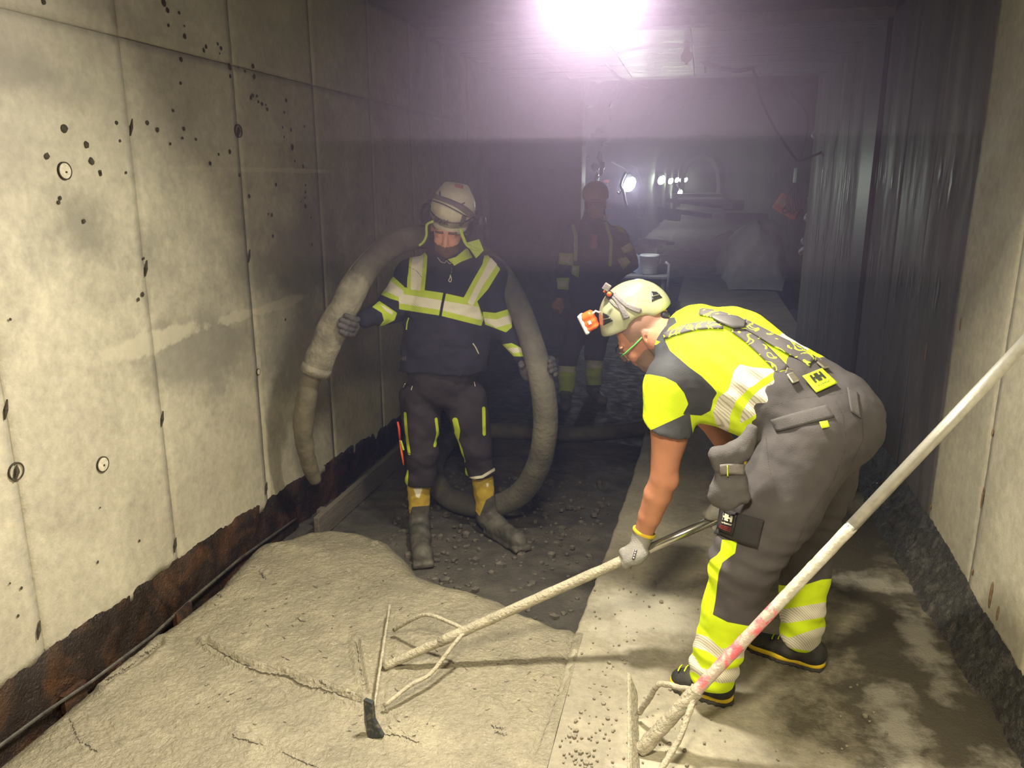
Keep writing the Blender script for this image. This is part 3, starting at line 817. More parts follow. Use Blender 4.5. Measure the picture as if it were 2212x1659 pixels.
# work bench on the left with bucket and planks
m_plank = mat('bench_wood', (.30, .28, .31), (.19, .18, .20), 6, .7, bump=.4, stretch=(1, 6, 1))
YB = 11.3
bench = empty('work_bench', aty(1400, 640, YB)); tag(bench, 'low plank bench standing left in the old tunnel under the white bucket', 'bench')
zt = aty(1400, 592, YB)[2]
zt = float(zt)
xa, xb = float(aty(1352, 590, YB)[0]), float(aty(1442, 600, YB)[0])
for k in range(3):
    b = MB(); b.box(((xa + xb) / 2, YB - .18 + .2 * k, zt - .02), (xb - xa, .185, .035)); bevel(b.build('plank', m_plank, bench), .004)
for x in (xa + .05, xb - .05):
    for y in (YB - .22, YB + .24):
        b = MB(); b.box((x, y, zt / 2 - .02 - .02), (.05, .05, zt)); bevel(b.build('leg', m_plank, bench), .004)
b = MB(); b.tube([aty(1437, 566, YB - .2), aty(1445, 572, YB - .2), aty(1444, 598, YB - .25), aty(1441, 640, YB - .25)], .022, 8); b.build('brace', m_cablel, bench, True)
m_bucket = mat('bucket_white', (.72, .74, .80), (.60, .62, .68), 5, .35)
bk = empty('bucket', (float(aty(1402, 592, YB)[0]), YB, zt)); tag(bk, 'white plastic bucket standing on the low plank bench', 'bucket')
c = Vector((bk.location.x, YB, zt + .001)); b = MB()
b.lathe(c, [(.0001, .004), (.105, 0), (.112, .02), (.128, .25), (.136, .252), (.136, .275), (.128, .275), (.124, .262), (.105, .015), (.0001, .014)], 28); b.build('shell', m_bucket, bk, True)
b = MB(); b.lathe(c, [(.129, .245), (.141, .249), (.141, .262), (.129, .266)], 28); b.build('rim', m_bucket, bk, True)
b = MB(); b.tube(spline([c + Vector((-.137, 0, .25)), c + Vector((-.15, -.08, .16)), c + Vector((0, -.15, .09)), c + Vector((.15, -.08, .16)), c + Vector((.137, 0, .25))], 5), .004, 6); b.build('handle', m_cage, bk)
m_blue = mat('blue_grey_sheet', (.30, .36, .52), (.20, .25, .40), 6, .5)
b = MB(); b.box(aty(1374, 569, YB + .05), (.26, .03, .24), Matrix.Rotation(.5, 3, 'Y')); o = bevel(b.build('board_offcut', m_blue)); tag(o, 'blue grey board offcut leaning between the bucket and the far man', 'board')
b = MB(); b.box(aty(1346, 552, YB - .6), (.12, .10, .10), Matrix.Rotation(.3, 3, 'Y')); o = bevel(b.build('box', m_bucket)); tag(o, 'small white carton beside the far man\'s arm', 'box')
# planks stacked behind the bench
for (x0, y0_, x1, y1_, Y_, th, lab) in [(1380, 524, 1420, 533, 13.2, .03, 'short pale plank lying askew behind the white bucket'), (1384, 518, 1448, 526, 14.0, .05, 'pale board on the pile behind the bench'), (1424, 452, 1535, 466, 20, .10, 'long pale board across the old tunnel floor, nearest of three'), (1436, 464, 1462, 470, 19, .16, 'short pale block under the long boards'), (1440, 432, 1560, 446, 27, .12, 'long pale sill board further along the old tunnel')]:
    a, c2 = aty(x0, y0_, Y_), aty(x1, y1_, Y_ - .4); b = MB(); v = Vector(c2 - a); L_ = v.length
    b.box((a + c2) / 2, (L_, .22, th), Vector((1, 0, 0)).rotation_difference(v).to_matrix()); o = bevel(b.build('plank', m_plank), .005); tag(o, lab, 'plank', 'planks in the old tunnel')
# boulder sized heap under a dust sheet
m_sheetw = mat('dust_sheet', (.40, .39, .43), (.31, .30, .34), 7, .55, bump=.6, bscale=9)
YS = 14.0
pl_px = [(1556, 586), (1562, 560), (1583, 520), (1597, 500), (1610, 486), (1630, 472), (1650, 470), (1672, 478), (1692, 500), (1700, 530), (1706, 580)]
n = 60; rowsS = []
base = [aty(a, b, YS) for a, b in pl_px]
sp = np.array(spline(base, 3)); sp[:, 2] = np.maximum(sp[:, 2], .0)
M_ = 17
for j in range(M_):
    t = j / (M_ - 1); a = (t - .5) * math.pi
    cx = sp[:, 0].mean(); f = math.cos(a) * .999 + .001
    Q = sp.copy(); Q[:, 2] = .0 + (sp[:, 2]) * f ** .55; Q[:, 0] = cx + (sp[:, 0] - cx) * (.75 + .25 * f); Q[:, 1] = YS + .55 * math.sin(a)
    Q += (.06 * noise3(Q, 4, 71, 3) - .17 * np.abs(noise3(Q, 3.6, 72, 4)))[:, None] * np.array([1, -1, .8]) * f
    Q[:, 2] = np.maximum(Q[:, 2], -.03)
    rowsS.append(Q)
o = grid_mesh('covered_heap', np.stack(rowsS, 0), M_, len(sp), m_sheetw, None, False); tag(o, 'crumpled grey white sheeting draped over a heap in the old tunnel', 'sheeting')
b = MB(); b.box(aty(1569, 518, 15), (.34, .20, .26), Matrix.Rotation(-.45, 3, 'Y')); o = bevel(b.build('rubble_block', m_plank), .03); tag(o, 'pale rough block lying left of the draped heap', 'block')
# orange bag of cables hung on the right
m_or = mat('orange_fabric', (.62, .13, .06), (.45, .10, .05), 6, .6)
bg = empty('cable_bag', aty(1702, 470, 12)); tag(bg, 'orange bag with a coil of cable hung on the right of the old tunnel', 'bag')
c = aty(1702, 446, 12); b = MB(); b.box(c, (.36, .10, .25), Matrix.Rotation(.52, 3, 'Y')); bevel(b.build('pouch', m_or, bg), .02)
b = MB(); b.box(aty(1690, 437, 11.93), (.12, .02, .10), Matrix.Rotation(.52, 3, 'Y')); bevel(b.build('flap', mat('ochre', (.5, .30, .12), None), bg), .01)
for k in range(6):
    b = MB(); b.tube(spline([aty(1713 + k * 1.5, 400, 11.9), aty(1700 + 5 * k, 424 + 2 * k, 11.86), aty(1703 + 6 * k, 455 + 3 * (k % 3), 11.86), aty(1716 + 2 * k, 430, 11.88), aty(1714, 400, 11.9)], 5), .010, 6); b.build('cable_loop', m_cable if k % 2 else mat('brown_cable', (.16, .06, .05), None), bg, True)
b = MB(); b.lathe(aty(1695, 455, 11.9), [(.035, 0), (.045, .01), (.035, .02), (.022, .01), (.035, 0)], 14, Matrix.Rotation(math.pi / 2, 3, 'X')); b.build('ring', m_cable, bg, True)
b = MB(); b.box(aty(1718, 379, 11.9), (.045, .03, .20)); o = bevel(b.build('white_plug', m_bucket), .01); tag(o, 'white cable connector hanging above the orange bag', 'connector')
for (px, py, w, h, lab) in [(1585, 443, .26, .12, 'dull red crate far back on the right of the old tunnel'), (1612, 470, .55, .10, 'dark red plank heap behind the draped sheet')]:
    b = MB(); b.box(aty(px, py, 18), (w * 1.6, .4, h * 1.8)); o = bevel(b.build('crate', mat('dull_red', (.30, .09, .07), (.16, .06, .05), 6)), .01); tag(o, lab, 'crate')
b = MB(); b.box(aty(1576, 446, 17), (.10, .08, .12)); o = bevel(b.build('pale_block', m_pale), .02); tag(o, 'small pale lump beside the red crate', 'block')
# sagging black cables across the opening and down the right side
for i, (pts, Y_, r, lab) in enumerate([
    ([(1268, 85), (1290, 118), (1320, 150), (1345, 172), (1400, 190)], 7.6, .012, 'dark cable sagging from the lamp beam towards the left side'),
    ([(1500, 118), (1520, 135), (1545, 143), (1570, 150), (1600, 152), (1628, 146)], 7.8, .020, 'black cable swagged along the ceiling edge past the yellow tag'),
    ([(1598, 30), (1612, 90), (1628, 150), (1640, 205), (1665, 262), (1700, 318), (1722, 348)], 8.2, .014, 'long black cable running from the ceiling down to the orange bag'),
    ([(1704, 200), (1738, 240), (1744, 280), (1736, 318), (1724, 345)], 9.4, .014, 'black cable hooked down right of the opening, upper loop'),
    ([(1724, 348), (1748, 340), (1790, 318), (1850, 250), (1900, 180)], 8.6, .013, 'black cable stretched from the orange bag to the right wall'),
    ([(1526, 38), (1526, 90), (1524, 140), (1524, 158)], 8.0, .010, 'thin cable hanging straight from the ceiling'),
]):
    ribbon('cable', [aty(a, b2, Y_) for a, b2 in pts], r, m_cable, lab, 'cable', 'cables around the opening')
# rods leaning in the right corner of the opening
for (a, b2, c2, d2, Y_, r, m, lab) in [(1779, 285, 1738, 560, 9.6, .018, m_cablel, 'long pale rod leaning in the right corner of the opening'), (1764, 350, 1745, 500, 9.9, .014, m_cable, 'thin dark rod leaning behind the pale rod')]:
    s = MB(); s.tube([aty(a, b2, Y_), aty((a + c2) / 2 - 3, (b2 + d2) / 2, Y_), aty(c2, d2, Y_)], r, 8); tag(s.build('rod', m, None, True), lab, 'rod')
rk = empty('rock_edge', aty(1760, 560, 9.7)); tag(rk, 'pale chipped rock edge lining the right side of the opening', 'rock')
for k in range(16):
    py = 270 + k * 18; px = 1774 - (py - 270) * .11 + g.uniform(-7, 5)
    s = MB(); s.ball(aty(px, py, 9.75), (g.uniform(.02, .07), .06, g.uniform(.04, .10)), 6, 5, Matrix.Rotation(g.rand() * 3, 3, 'Y')); s.build('chip', m_pale, rk)

# yellow tag on the ceiling cable and the flood lamp itself
m_yel = mat('yellow_tag', (1.0, .74, .10), (.95, .68, .10), 6, .5)
yt = empty('yellow_tag', aty(1483, 105, 7.0)); tag(yt, 'round yellow tag hanging from the ceiling below the lamp beam', 'tag')
s = MB(); s.lathe(aty(1483, 123, 7.0), [(.0001, -.012), (.046, -.012), (.048, 0), (.046, .012), (.0001, .012)], 20, Matrix.Rotation(math.pi / 2, 3, 'X')); s.build('disc', m_yel, yt)
s = MB(); s.box(aty(1483, 109, 7.0), (.045, .02, .05)); s.build('neck', m_yel, yt)
s = MB(); s.box(aty(1483, 136, 7.0), (.025, .016, .03)); s.build('foot', m_yel, yt)
s = MB(); s.tube([aty(1483, 106, 7.0), aty(1483, 60, 7.0) * [1, 1, 0] + [0, 0, ZC]], .004, 6); s.build('string', m_cable, yt)
m_face = emit('lamp_face', (1.0, .95, .88), 40)
m_hous = mat('lamp_housing', (.35, .34, .33), None, 10, .4, metal=.5)
fl = empty('flood_lamp', LAMP); tag(fl, 'glaring white flood lamp hanging from the ceiling at the top of the picture', 'lamp')
R = Matrix.Rotation(-.80, 3, 'X')
s = MB(); s.box(LAMP + R @ Vector((0, .0, .028)), (.27, .20, .05), R); bevel(s.build('housing', m_hous, fl), .012)
s = MB(); s.box(LAMP + R @ Vector((0, .0, -.001)), (.235, .165, .012), R); bevel(s.build('lens', m_face, fl), .004)
s = MB(); s.tube([LAMP + Vector((-.15, 0, .03)), LAMP + Vector((-.15, 0, .16)), LAMP + Vector((.15, 0, .16)), LAMP + Vector((.15, 0, .03))], .009, 6); s.build('bracket', m_hous, fl)
s = MB(); s.tube([LAMP + Vector((0, 0, .16)), Vector((LAMP.x, LAMP.y, ZC))], .006, 6); s.build('chain', m_hous, fl)

# dust haze in the tunnel, its violet veil also standing in for lens flare
def haze(name, dens, z0, z1, lab, col):
    hm = bpy.data.materials.new(name); hm.use_nodes = True; nt = hm.node_tree
    for n_ in list(nt.nodes):
        if n_.type == 'BSDF_PRINCIPLED': nt.nodes.remove(n_)
    vs = nt.nodes.new('ShaderNodeVolumeScatter'); vs.inputs['Color'].default_value = (*col, 1); vs.inputs['Density'].default_value = dens; vs.inputs['Anisotropy'].default_value = .1
    nt.links.new(vs.outputs[0], [n_ for n_ in nt.nodes if n_.type == 'OUTPUT_MATERIAL'][0].inputs['Volume'])
    s = MB(); s.box((-.47, 9.55, (z0 + z1) / 2), (3.1, 14.4, z1 - z0)); tag(s.build('haze', hm), lab, 'haze', kind='stuff')


for i_, (dn, z0, z1) in enumerate([(.125, 1.85, 2.76), (.085, 1.45, 1.849), (.06, 1.0, 1.449), (.035, .01, .999)]):
    haze('dust_haze', dn, z0, z1, ['violet dust haze hanging under the tunnel ceiling around the lamp', 'violet dust haze at head height in the tunnel', 'thin violet haze at chest height', 'faintest violet haze over the tunnel floor'][i_], [(.76, .63, 1.0), (.72, .62, 1.0), (.55, .56, 1.0), (.38, .44, 1.0)][i_])
# ================================================================== rakes and hose
m_alu = mat('aluminium', (.55, .54, .50), (.42, .41, .38), 30, .35, .5, metal=.55, bump=.1, bscale=60)
m_alu_mud = mat('mud_caked_tube', (.46, .42, .33), (.36, .33, .26), 25, .7, .85, bump=1.0, bscale=90)
m_pinkp = mat('pink_paint', (.75, .16, .20), (.52, .44, .38), 26, .5, bump=.6, lo=.42, hi=.56, bscale=70)


def muddy_tube(s, pts, r, amp, seed, n=14, sub=8):
    P = spline(pts, sub); g = np.random.RandomState(seed)
    base = len(s.v); s.tube(P, r, n)
    A = np.array(s.v[base:]); nn = noise3(A, 140, seed, 3)
    C = np.repeat(np.array(P), n, 0)
    D = A - C; D /= np.maximum(1e-6, np.linalg.norm(D, axis=1))[:, None]
    A = A + D * (amp * nn)[:, None]
    for i, a in enumerate(A): s.v[base + i] = tuple(a)


def lerp(a, b, t): return np.asarray(a, float) * (1 - t) + np.asarray(b, float) * t


# rake held by the bending man
A0, A1 = atz(837, 1332, .02), atz(800, 1570, .02)
hA = atz(830, 1440, .01)
hA_end = np.array([.36, 2.80, .665])
dirA = (hA_end - hA) / np.linalg.norm(hA_end - hA)
rake1 = empty('concrete_rake', hA); tag(rake1, 'concrete rake with mud caked pole held by the bending man, blade sunk in wet concrete', 'rake', 'concrete rakes')


def blade(root, a, b, h, tilt, m, seed):
    ns, nh = 60, 6; d = (b - a); d2 = d / np.linalg.norm(d); out = np.array([-d2[1], d2[0], 0])
    rows = []
    for side in (1, -1):
        for k in range(nh):
            t = k / (nh - 1); t = t if side > 0 else 1 - t
            z = -.03 + t * (h + .03)
            Q = np.array([a + d * (i / (ns - 1)) + out * (side * .004 + (t - .4) * tilt) + np.array([0, 0, z]) for i in range(ns)])
            Q += (noise3(Q, 60, seed, 3) * .0022)[:, None] * out * side
            rows.append(Q)
    rows.append(rows[0])
    o = grid_mesh('blade', np.stack(rows, 0), len(rows), ns, m, root)
    return o


blade(rake1, A0, A1, .055, .02, m_alu_mud, 81)
s = MB(); d = A1 - A0; e = A1 + d / np.linalg.norm(d) * .0
s = MB(); ye = float(e[1]) - .01
q4 = [aty(785, 1512, ye), aty(803, 1520, ye), aty(806, 1556, ye), aty(826, 1592, ye - .02), aty(796, 1597, ye - .02), aty(787, 1560, ye)]
s.add(q4 + [q + np.array([.003, .014, 0]) for q in q4], [tuple(range(5, -1, -1)), tuple(range(6, 12))] + [(k, (k + 1) % 6, 6 + (k + 1) % 6, 6 + k) for k in range(6)])
s.build('blade_end', mat('wet_steel', (.03, .035, .04), (.12, .11, .09), 60, .3, lo=.5, hi=.7), rake1)
s = MB(); muddy_tube(s, [hA + dirA * t for t in (0, .1, .2, .3, .4, .5)], .0165, .0022, 82); s.build('socket', m_alu_mud, rake1, True)
s = MB(); muddy_tube(s, [hA + dirA * t for t in (.22, .5, .8, 1.05)], [.0185] * 25, .0012, 83); s.build('pole', m_alu_mud, rake1, True)
s = MB(); s.tube([hA + dirA * t for t in (1.0, 1.2, 1.50)], .0165, 16); s.build('pole_end', mat('bare_aluminium', (.62, .61, .56), (.5, .49, .45), 20, .22, metal=.9), rake1, True)
JA = hA + dirA * .33
for (px, py, bx, by, mid) in [(851, 1361, 846, 1358, (925, 1328)), (830, 1525, 826, 1527, (930, 1455))]:
    b0 = atz(px, py, .035); mpt = aty(mid[0], mid[1], (b0[1] + JA[1]) / 2)
    s = MB(); muddy_tube(s, [b0, lerp(b0, mpt, .55) + [0, 0, .01], mpt, lerp(mpt, JA, .6) + [0, 0, .004], JA], .0075, .0012, 84, 10); s.build('brace', m_alu_mud, rake1, True)

# second rake leaning by the right wall
h2 = atz(1382, 1622, .01); e2 = aty(2212, 742, 2.44); dir2 = (e2 - h2) / np.linalg.norm(e2 - h2)
t_end = (XR - .02 - h2[0]) / dir2[0]
rake2 = empty('concrete_rake', h2); tag(rake2, 'second rake, its pole patchily painted pink, leaning against the right wall', 'rake', 'concrete rakes')
B0, B1 = atz(1372, 1500, .0), atz(1376, 1760, .0)
blade(rake2, B0, B1, .085, -.045, m_alu_mud, 91)
s = MB(); muddy_tube(s, [h2 + dir2 * t for t in (0, .07, .14, .2, .27)], .0225, .0028, 92, 18); s.build('socket', m_alu_mud, rake2, True)
s = MB(); muddy_tube(s, [h2 + dir2 * t for t in (.15, .25, .35, .45, .62)], .0185, .0012, 93, 16); s.build('painted_grip', m_pinkp, rake2, True)
s = MB(); muddy_tube(s, [h2 + dir2 * t for t in (.61, .7, .8, .95)], .0182, .0007, 94, 18); s.build('muddy_section', mat('splashed_aluminium', (.60, .58, .52), (.46, .43, .36), 40, .4, bump=.5), rake2, True)
s = MB(); s.tube([h2 + dir2 * .94, h2 + dir2 * (t_end * .97)], .0182, 24); s.build('pole', m_alu, rake2, True)
J2 = h2 + dir2 * .265
fwd = (B1 - B0) / np.linalg.norm(B1 - B0)
for (bp_, m1) in [((1380, 1540), (1425, 1478)), ((1418, 1680), (1470, 1590))]:
    b0 = atz(bp_[0], bp_[1], .035); y_ = (b0[1] + J2[1]) / 2
    mm = aty(m1[0], m1[1], y_)
    s = MB(); muddy_tube(s, [b0, lerp(b0, mm, .5), mm, lerp(mm, J2, .55), J2], .0095, .0016, 95, 12); s.build('brace', m_alu_mud, rake2, True)

# concrete pump hose over the standing man's shoulder
m_hose = mat('dusty_hose', (.115, .108, .092), (.065, .06, .055), 7, .75, .9, bump=.6, bscale=40, col3=(.17, .16, .13), scale3=3)
m_hose_end = mat('concrete_caked_hose', (.27, .25, .20), (.16, .145, .12), 14, .8, .95, bump=1.0, bscale=35)
hose_ctrl = [(683, 798, 3.30, 27), (704, 742, 3.32, 31), (735, 680, 3.34, 30), (764, 622, 3.40, 28), (800, 572, 3.50, 26), (845, 532, 3.62, 26), (900, 512, 3.76, 25), (955, 520, 3.90, 25), (1020, 545, 3.98, 24), (1075, 585, 3.90, 24), (1110, 640, 3.74, 24), (1136, 700, 3.66, 25), (1157, 770, 3.60, 26), (1174, 850, 3.60, 27), (1178, 930, 3.64, 27), (1163, 1005, 3.72, 27), (1128, 1062, 3.80, 27), (1075, 1092, 3.88, 27), (1010, 1092, 3.95, 26), (960, 1068, 4.05, 24), (938, 1030, 4.25, 22), (945, 985, 4.6, 20), (985, 955, 5.1, 18), (1060, 946, 5.3, 17), (1150, 942, 5.35, 17), (1260, 938, 5.4, 17), (1380, 926, 5.5, 17), (1500, 905, 5.8, 16)]
pts = []; rad = []
for px, py, y, rp in hose_ctrl:
    p = aty(px, py, y); r = rp / FPX * np.linalg.norm(p - CAMP); r = min(r, .070 if y < 3.45 else .062)
    p[2] = max(p[2], -.095 + r * .96); pts.append(p); rad.append(r)
sp = spline(pts, 8); rs = np.interp(np.linspace(0, len(pts) - 1, len(sp)), range(len(pts)), rad)
hose = empty('concrete_hose', pts[0]); tag(hose, 'thick dusty concrete pump hose looped over the standing man\'s shoulder and along the ground', 'hose')
k1 = 8 * 3 + 2


def hose_piece(name, a, b, m, amp, seed, grow=0):
    s = MB(); base = 0; P = sp[a:b]; R_ = list(rs[a:b] + grow)
    s.tube(P, R_, 26); A = np.array(s.v); C = np.repeat(np.array(P), 26, 0); D = A - C; D /= np.linalg.norm(D, axis=1)[:, None]
    A = A + D * (amp * noise3(A, 30, seed, 4))[:, None]; s.v = [tuple(q) for q in A]
    return s.build(name, m, hose, True)


HOSE_SP, HOSE_RS = sp, rs
hose_piece('hose_body', k1, len(sp), m_hose, .0018, 101)
hose_piece('caked_end', 0, k1 + 2, m_hose_end, .006, 102, .003)
# lap seam running along the hose's upper side
s = MB(); q = [sp[i] + np.array([-.7, -.25, .62]) / 1.0 * rs[i] for i in range(k1 - 2, k1 + 34)]; s.tube(q, .006, 6); s.build('lap_seam', m_hose_end, hose, True)
# end collar and limp outlet sleeve hanging to the wall foot
m_slv = mat('wet_sleeve', (.17, .15, .11), (.11, .10, .075), 10, .45, .7, bump=.9, bscale=20)
s = MB(); d = (sp[0] - sp[3]) / np.linalg.norm(sp[0] - sp[3]); s.tube([sp[0] - d * .02, sp[0] + d * .022], rs[0] + .010, 26); s.build('collar', m_hose_end, hose, True)
q = [(681, 800, 3.30, 18), (668, 830, 3.30, 19), (659, 870, 3.30, 21), (655, 915, 3.31, 22), (658, 955, 3.33, 20), (663, 985, 3.36, 18), (670, 1012, 3.40, 17), (682, 1038, 3.44, 14)]
P = []; R_ = []
for px, py, y, rp in q:
    p = aty(px, py, y); P.append(p); R_.append(rp / FPX * np.linalg.norm(p - CAMP))
P2_ = spline(P, 8); R2_ = np.interp(np.linspace(0, len(P) - 1, len(P2_)), range(len(P)), R_)
s = MB(); s.tube(P2_, list(R2_), 22); A = np.array(s.v); C = np.repeat(np.array(P2_), 22, 0); D = A - C; D /= np.linalg.norm(D, axis=1)[:, None]
A = A + D * (.009 * noise3(A * [1, 1, .4], 26, 103, 4))[:, None]; s.v = [tuple(v) for v in A]; s.build('outlet_sleeve', m_slv, hose, True)
# ================================================================== smooth bodies: distance fields turned into one continuous mesh
class Body:
    def __init__(s): s.ops = []; s.wr = []

    def cone(s, a, b, ra, rb=None, k=.02, sq=None, sub=False):
        s.ops.append(('c', np.array(a, float), np.array(b, float), ra, ra if rb is None else rb, k, sq, sub)); return s

    def chain(s, pts, rs, k=.02, sq=None):
        for i in range(len(pts) - 1): s.cone(pts[i], pts[i + 1], rs[i], rs[i + 1], k, sq)
        return s

    def ell(s, c, r, R=None, k=.02, sub=False):
        s.ops.append(('e', np.array(c, float), np.array(r, float), None if R is None else np.array(R, float), None, k, None, sub)); return s

    def box(s, c, h, R=None, rad=.01, k=.02, sub=False):
        s.ops.append(('b', np.array(c, float), np.array(h, float), None if R is None else np.array(R, float), rad, k, None, sub)); return s

    def wrinkle(s, fn): s.wr.append(fn); return s

    def cut(s, p, n, k=.004):
        """keep the side the normal points away from"""
        s.ops.append(('p', np.array(p, float), np.array(n, float) / np.linalg.norm(n), None, None, k, None, True)); return s

    def prim(s, o, P):
        if o[0] == 'c':
            a, b = o[1], o[2]; e = b - a; w = P - a; t = np.clip((w @ e) / max(e @ e, 1e-9), 0, 1)
            q = w - t[:, None] * e
            if o[6] is not None:
                ax, f = o[6]; ax = np.array(ax, float); ax = ax / np.linalg.norm(ax)
                q = q + np.outer((q @ ax) * (1 / f - 1), ax)
                return (np.sqrt((q * q).sum(1)) - (o[3] + (o[4] - o[3]) * t)) * min(f, 1)
            return np.sqrt((q * q).sum(1)) - (o[3] + (o[4] - o[3]) * t)
        if o[0] == 'e':
            q = P - o[1]
            if o[3] is not None: q = q @ o[3]
            k0 = np.sqrt(((q / o[2]) ** 2).sum(1)); k1 = np.sqrt(((q / o[2] ** 2) ** 2).sum(1))
            return k0 * (k0 - 1) / np.maximum(k1, 1e-9)
        if o[0] == 'b':
            q = P - o[1]
            if o[3] is not None: q = q @ o[3]
            q = np.abs(q) - (o[2] - o[4])
            return np.sqrt((np.maximum(q, 0) ** 2).sum(1)) + np.minimum(q.max(1), 0) - o[4]
        if o[0] == 'p':
            return -((P - o[1]) @ o[2])

    def ev(s, P):
        d = None
        for o in s.ops:
            x = s.prim(o, P); k = o[5]
            if d is None: d = x; continue
            if o[7]:
                x = -x; h = np.clip(.5 + .5 * (x - d) / k, 0, 1); d = d + (x - d) * h + k * h * (1 - h)
            else:
                h = np.clip(.5 + .5 * (d - x) / k, 0, 1); d = d + (x - d) * h - k * h * (1 - h)
        if s.wr:
            m = np.abs(d) < .03
            if m.any():
                Pm = P[m]; a = d[m]
                for f in s.wr: a = a + f(Pm)
                d[m] = a
        return d

    def bounds(s):
        lo, hi = [], []
        for o in s.ops:
            if o[7]: continue
            if o[0] == 'c':
                r = max(o[3], o[4]) * (max(1, o[6][1]) if o[6] else 1)
                lo.append(np.minimum(o[1], o[2]) - r); hi.append(np.maximum(o[1], o[2]) + r)
            else:
                r = max(o[2]) * (1.75 if o[0] == 'b' else 1); lo.append(o[1] - r); hi.append(o[1] + r)
        return np.min(lo, 0) - .03, np.max(hi, 0) + .03

    def mesh(s, h, B=8):
        lo, hi = s.bounds(); n = np.ceil((hi - lo) / h).astype(int) + 1
        nb = np.ceil(n / B).astype(int); n = nb * B + 1
        F = np.full(tuple(n), 1.0, np.float32)
        bi = np.stack(np.meshgrid(*[np.arange(k) for k in nb], indexing='ij'), -1).reshape(-1, 3)
        C = lo + (bi + .5) * B * h
        dc = s.ev(C); act = np.abs(dc) < B * h * .87 + .02
        F_in = dc < 0
        for b_ in bi[F_in & ~act]:
            F[b_[0] * B:b_[0] * B + B + 1, b_[1] * B:b_[1] * B + B + 1, b_[2] * B:b_[2] * B + B + 1] = -1
        loc = np.stack(np.meshgrid(*[np.arange(B + 1)] * 3, indexing='ij'), -1).reshape(-1, 3)
        ab = bi[act]; R_ = B * h * .87
        Ca = lo + (ab + .5) * B * h; dtot = dc[act]
        D = np.stack([s.prim(o, Ca) for o in s.ops], 1)
        K = np.array([o[5] or 0 for o in s.ops]); neg = np.array([bool(o[7]) for o in s.ops])
        # an op matters in a block when it could reach the surface there
        use = np.where(neg[None], D < 2.6 * R_ + K + .03, D < np.minimum(D + (neg * 9)[None], 9).min(1)[:, None] + 2.6 * R_ + 1.5 * K + .02)
        base_all = s.ops
        for bi_, u_ in zip(ab, use):
            s.ops = [o for o, q in zip(base_all, u_) if q]
            if not s.ops or s.ops[0][7]: s.ops = [base_all[0]] + s.ops
            I = bi_ * B + loc; F[I[:, 0], I[:, 1], I[:, 2]] = s.ev(lo + I * h)
        s.ops = base_all
        S = F < 0
        # surface nets
        nx, ny, nz = n; acc = np.zeros((nx - 1, ny - 1, nz - 1, 3), np.float32); cnt = np.zeros((nx - 1, ny - 1, nz - 1), np.float32)
        offs = [(0, 0), (0, 1), (1, 0), (1, 1)]
        for ax in range(3):
            o1, o2 = [a for a in range(3) if a != ax]
            for (u, v) in offs:
                sl0 = [slice(0, k - 1) for k in n]; sl1 = [slice(0, k - 1) for k in n]
                for o_, w_ in ((o1, u), (o2, v)):
                    sl0[o_] = slice(w_, n[o_] - 1 + w_); sl1[o_] = slice(w_, n[o_] - 1 + w_)
                sl1[ax] = slice(1, n[ax])
                a, b = F[tuple(sl0)], F[tuple(sl1)]; cr = (a < 0) != (b < 0)
                idx = np.nonzero(cr); t = a[idx] / (a[idx] - b[idx])
                add = np.zeros((len(t), 3), np.float32); add[:, ax] = t; add[:, o1] = u; add[:, o2] = v
                acc[idx] += add; cnt[idx] += 1
        cell = cnt > 0; ids = np.full(cell.shape, -1, np.int64); ci = np.nonzero(cell); ids[ci] = np.arange(len(ci[0]))
        V = lo + (np.stack(ci, 1) + acc[ci] / cnt[ci][:, None]) * h
        quads = []
        for ax in range(3):
            o1, o2 = [(1, 2), (2, 0), (0, 1)][ax]
            sl0 = [slice(1, k - 1) for k in n]; sl0[ax] = slice(0, n[ax] - 1); sl1 = list(sl0); sl1[ax] = slice(1, n[ax])
            a, b = S[tuple(sl0)], S[tuple(sl1)]
            idx = np.nonzero(a != b)
            if not len(idx[0]): continue
            I = np.stack(idx, 1); 
            for k_ in range(3):
                if k_ != ax: I[:, k_] += 1
            d1 = np.zeros(3, int); d1[o1] = 1; d2 = np.zeros(3, int); d2[o2] = 1
            g = lambda J: ids[J[:, 0], J[:, 1], J[:, 2]]
            q = np.stack([g(I - d1 - d2), g(I - d2), g(I), g(I - d1)], 1)
            fl = b[idx]; q[fl] = q[fl][:, ::-1]
            quads.append(q)
        Q = np.concatenate(quads); Q = Q[(Q >= 0).all(1)]
        return V, Q


def body_mesh(name, bd, h, m, parent=None, relax=1):
    V, Q = bd.mesh(h)
    for _ in range(relax):
        A = np.zeros_like(V); c = np.zeros(len(V))
        for i in range(4):
            np.add.at(A, Q[:, i], V[Q[:, (i + 1) % 4]]); np.add.at(c, Q[:, i], 1)
            np.add.at(A, Q[:, i], V[Q[:, (i + 3) % 4]]); np.add.at(c, Q[:, i], 1)
        V = V * .5 + .5 * A / np.maximum(c, 1)[:, None]
    o = np_mesh(name, V, Q, m, parent); return o


def verts(o):
    a = np.empty(len(o.data.vertices) * 3, np.float32); o.data.vertices.foreach_get('co', a); a = a.reshape(-1, 3).astype(float)
    return a


def paint(o, layers, V=None):
    """layers: list of lists of shapes; a shape is a polygon or ('line', pts, width) on sight lines, or a ready array"""
    V = verts(o) if V is None else V; P2 = topx(V)
    for i, shapes in enumerate(layers):
        d = np.full(len(V), -50.0)
        for sh in shapes:
            if isinstance(sh, np.ndarray): x = sh
            elif sh[0] == 'line': x = line_sd(P2, sh[1], sh[2])
            else: x = poly_sd(P2, sh)
            d = np.maximum(d, x)
        set_attr(o, 'm%d' % i, np.clip(d, -50, 50))


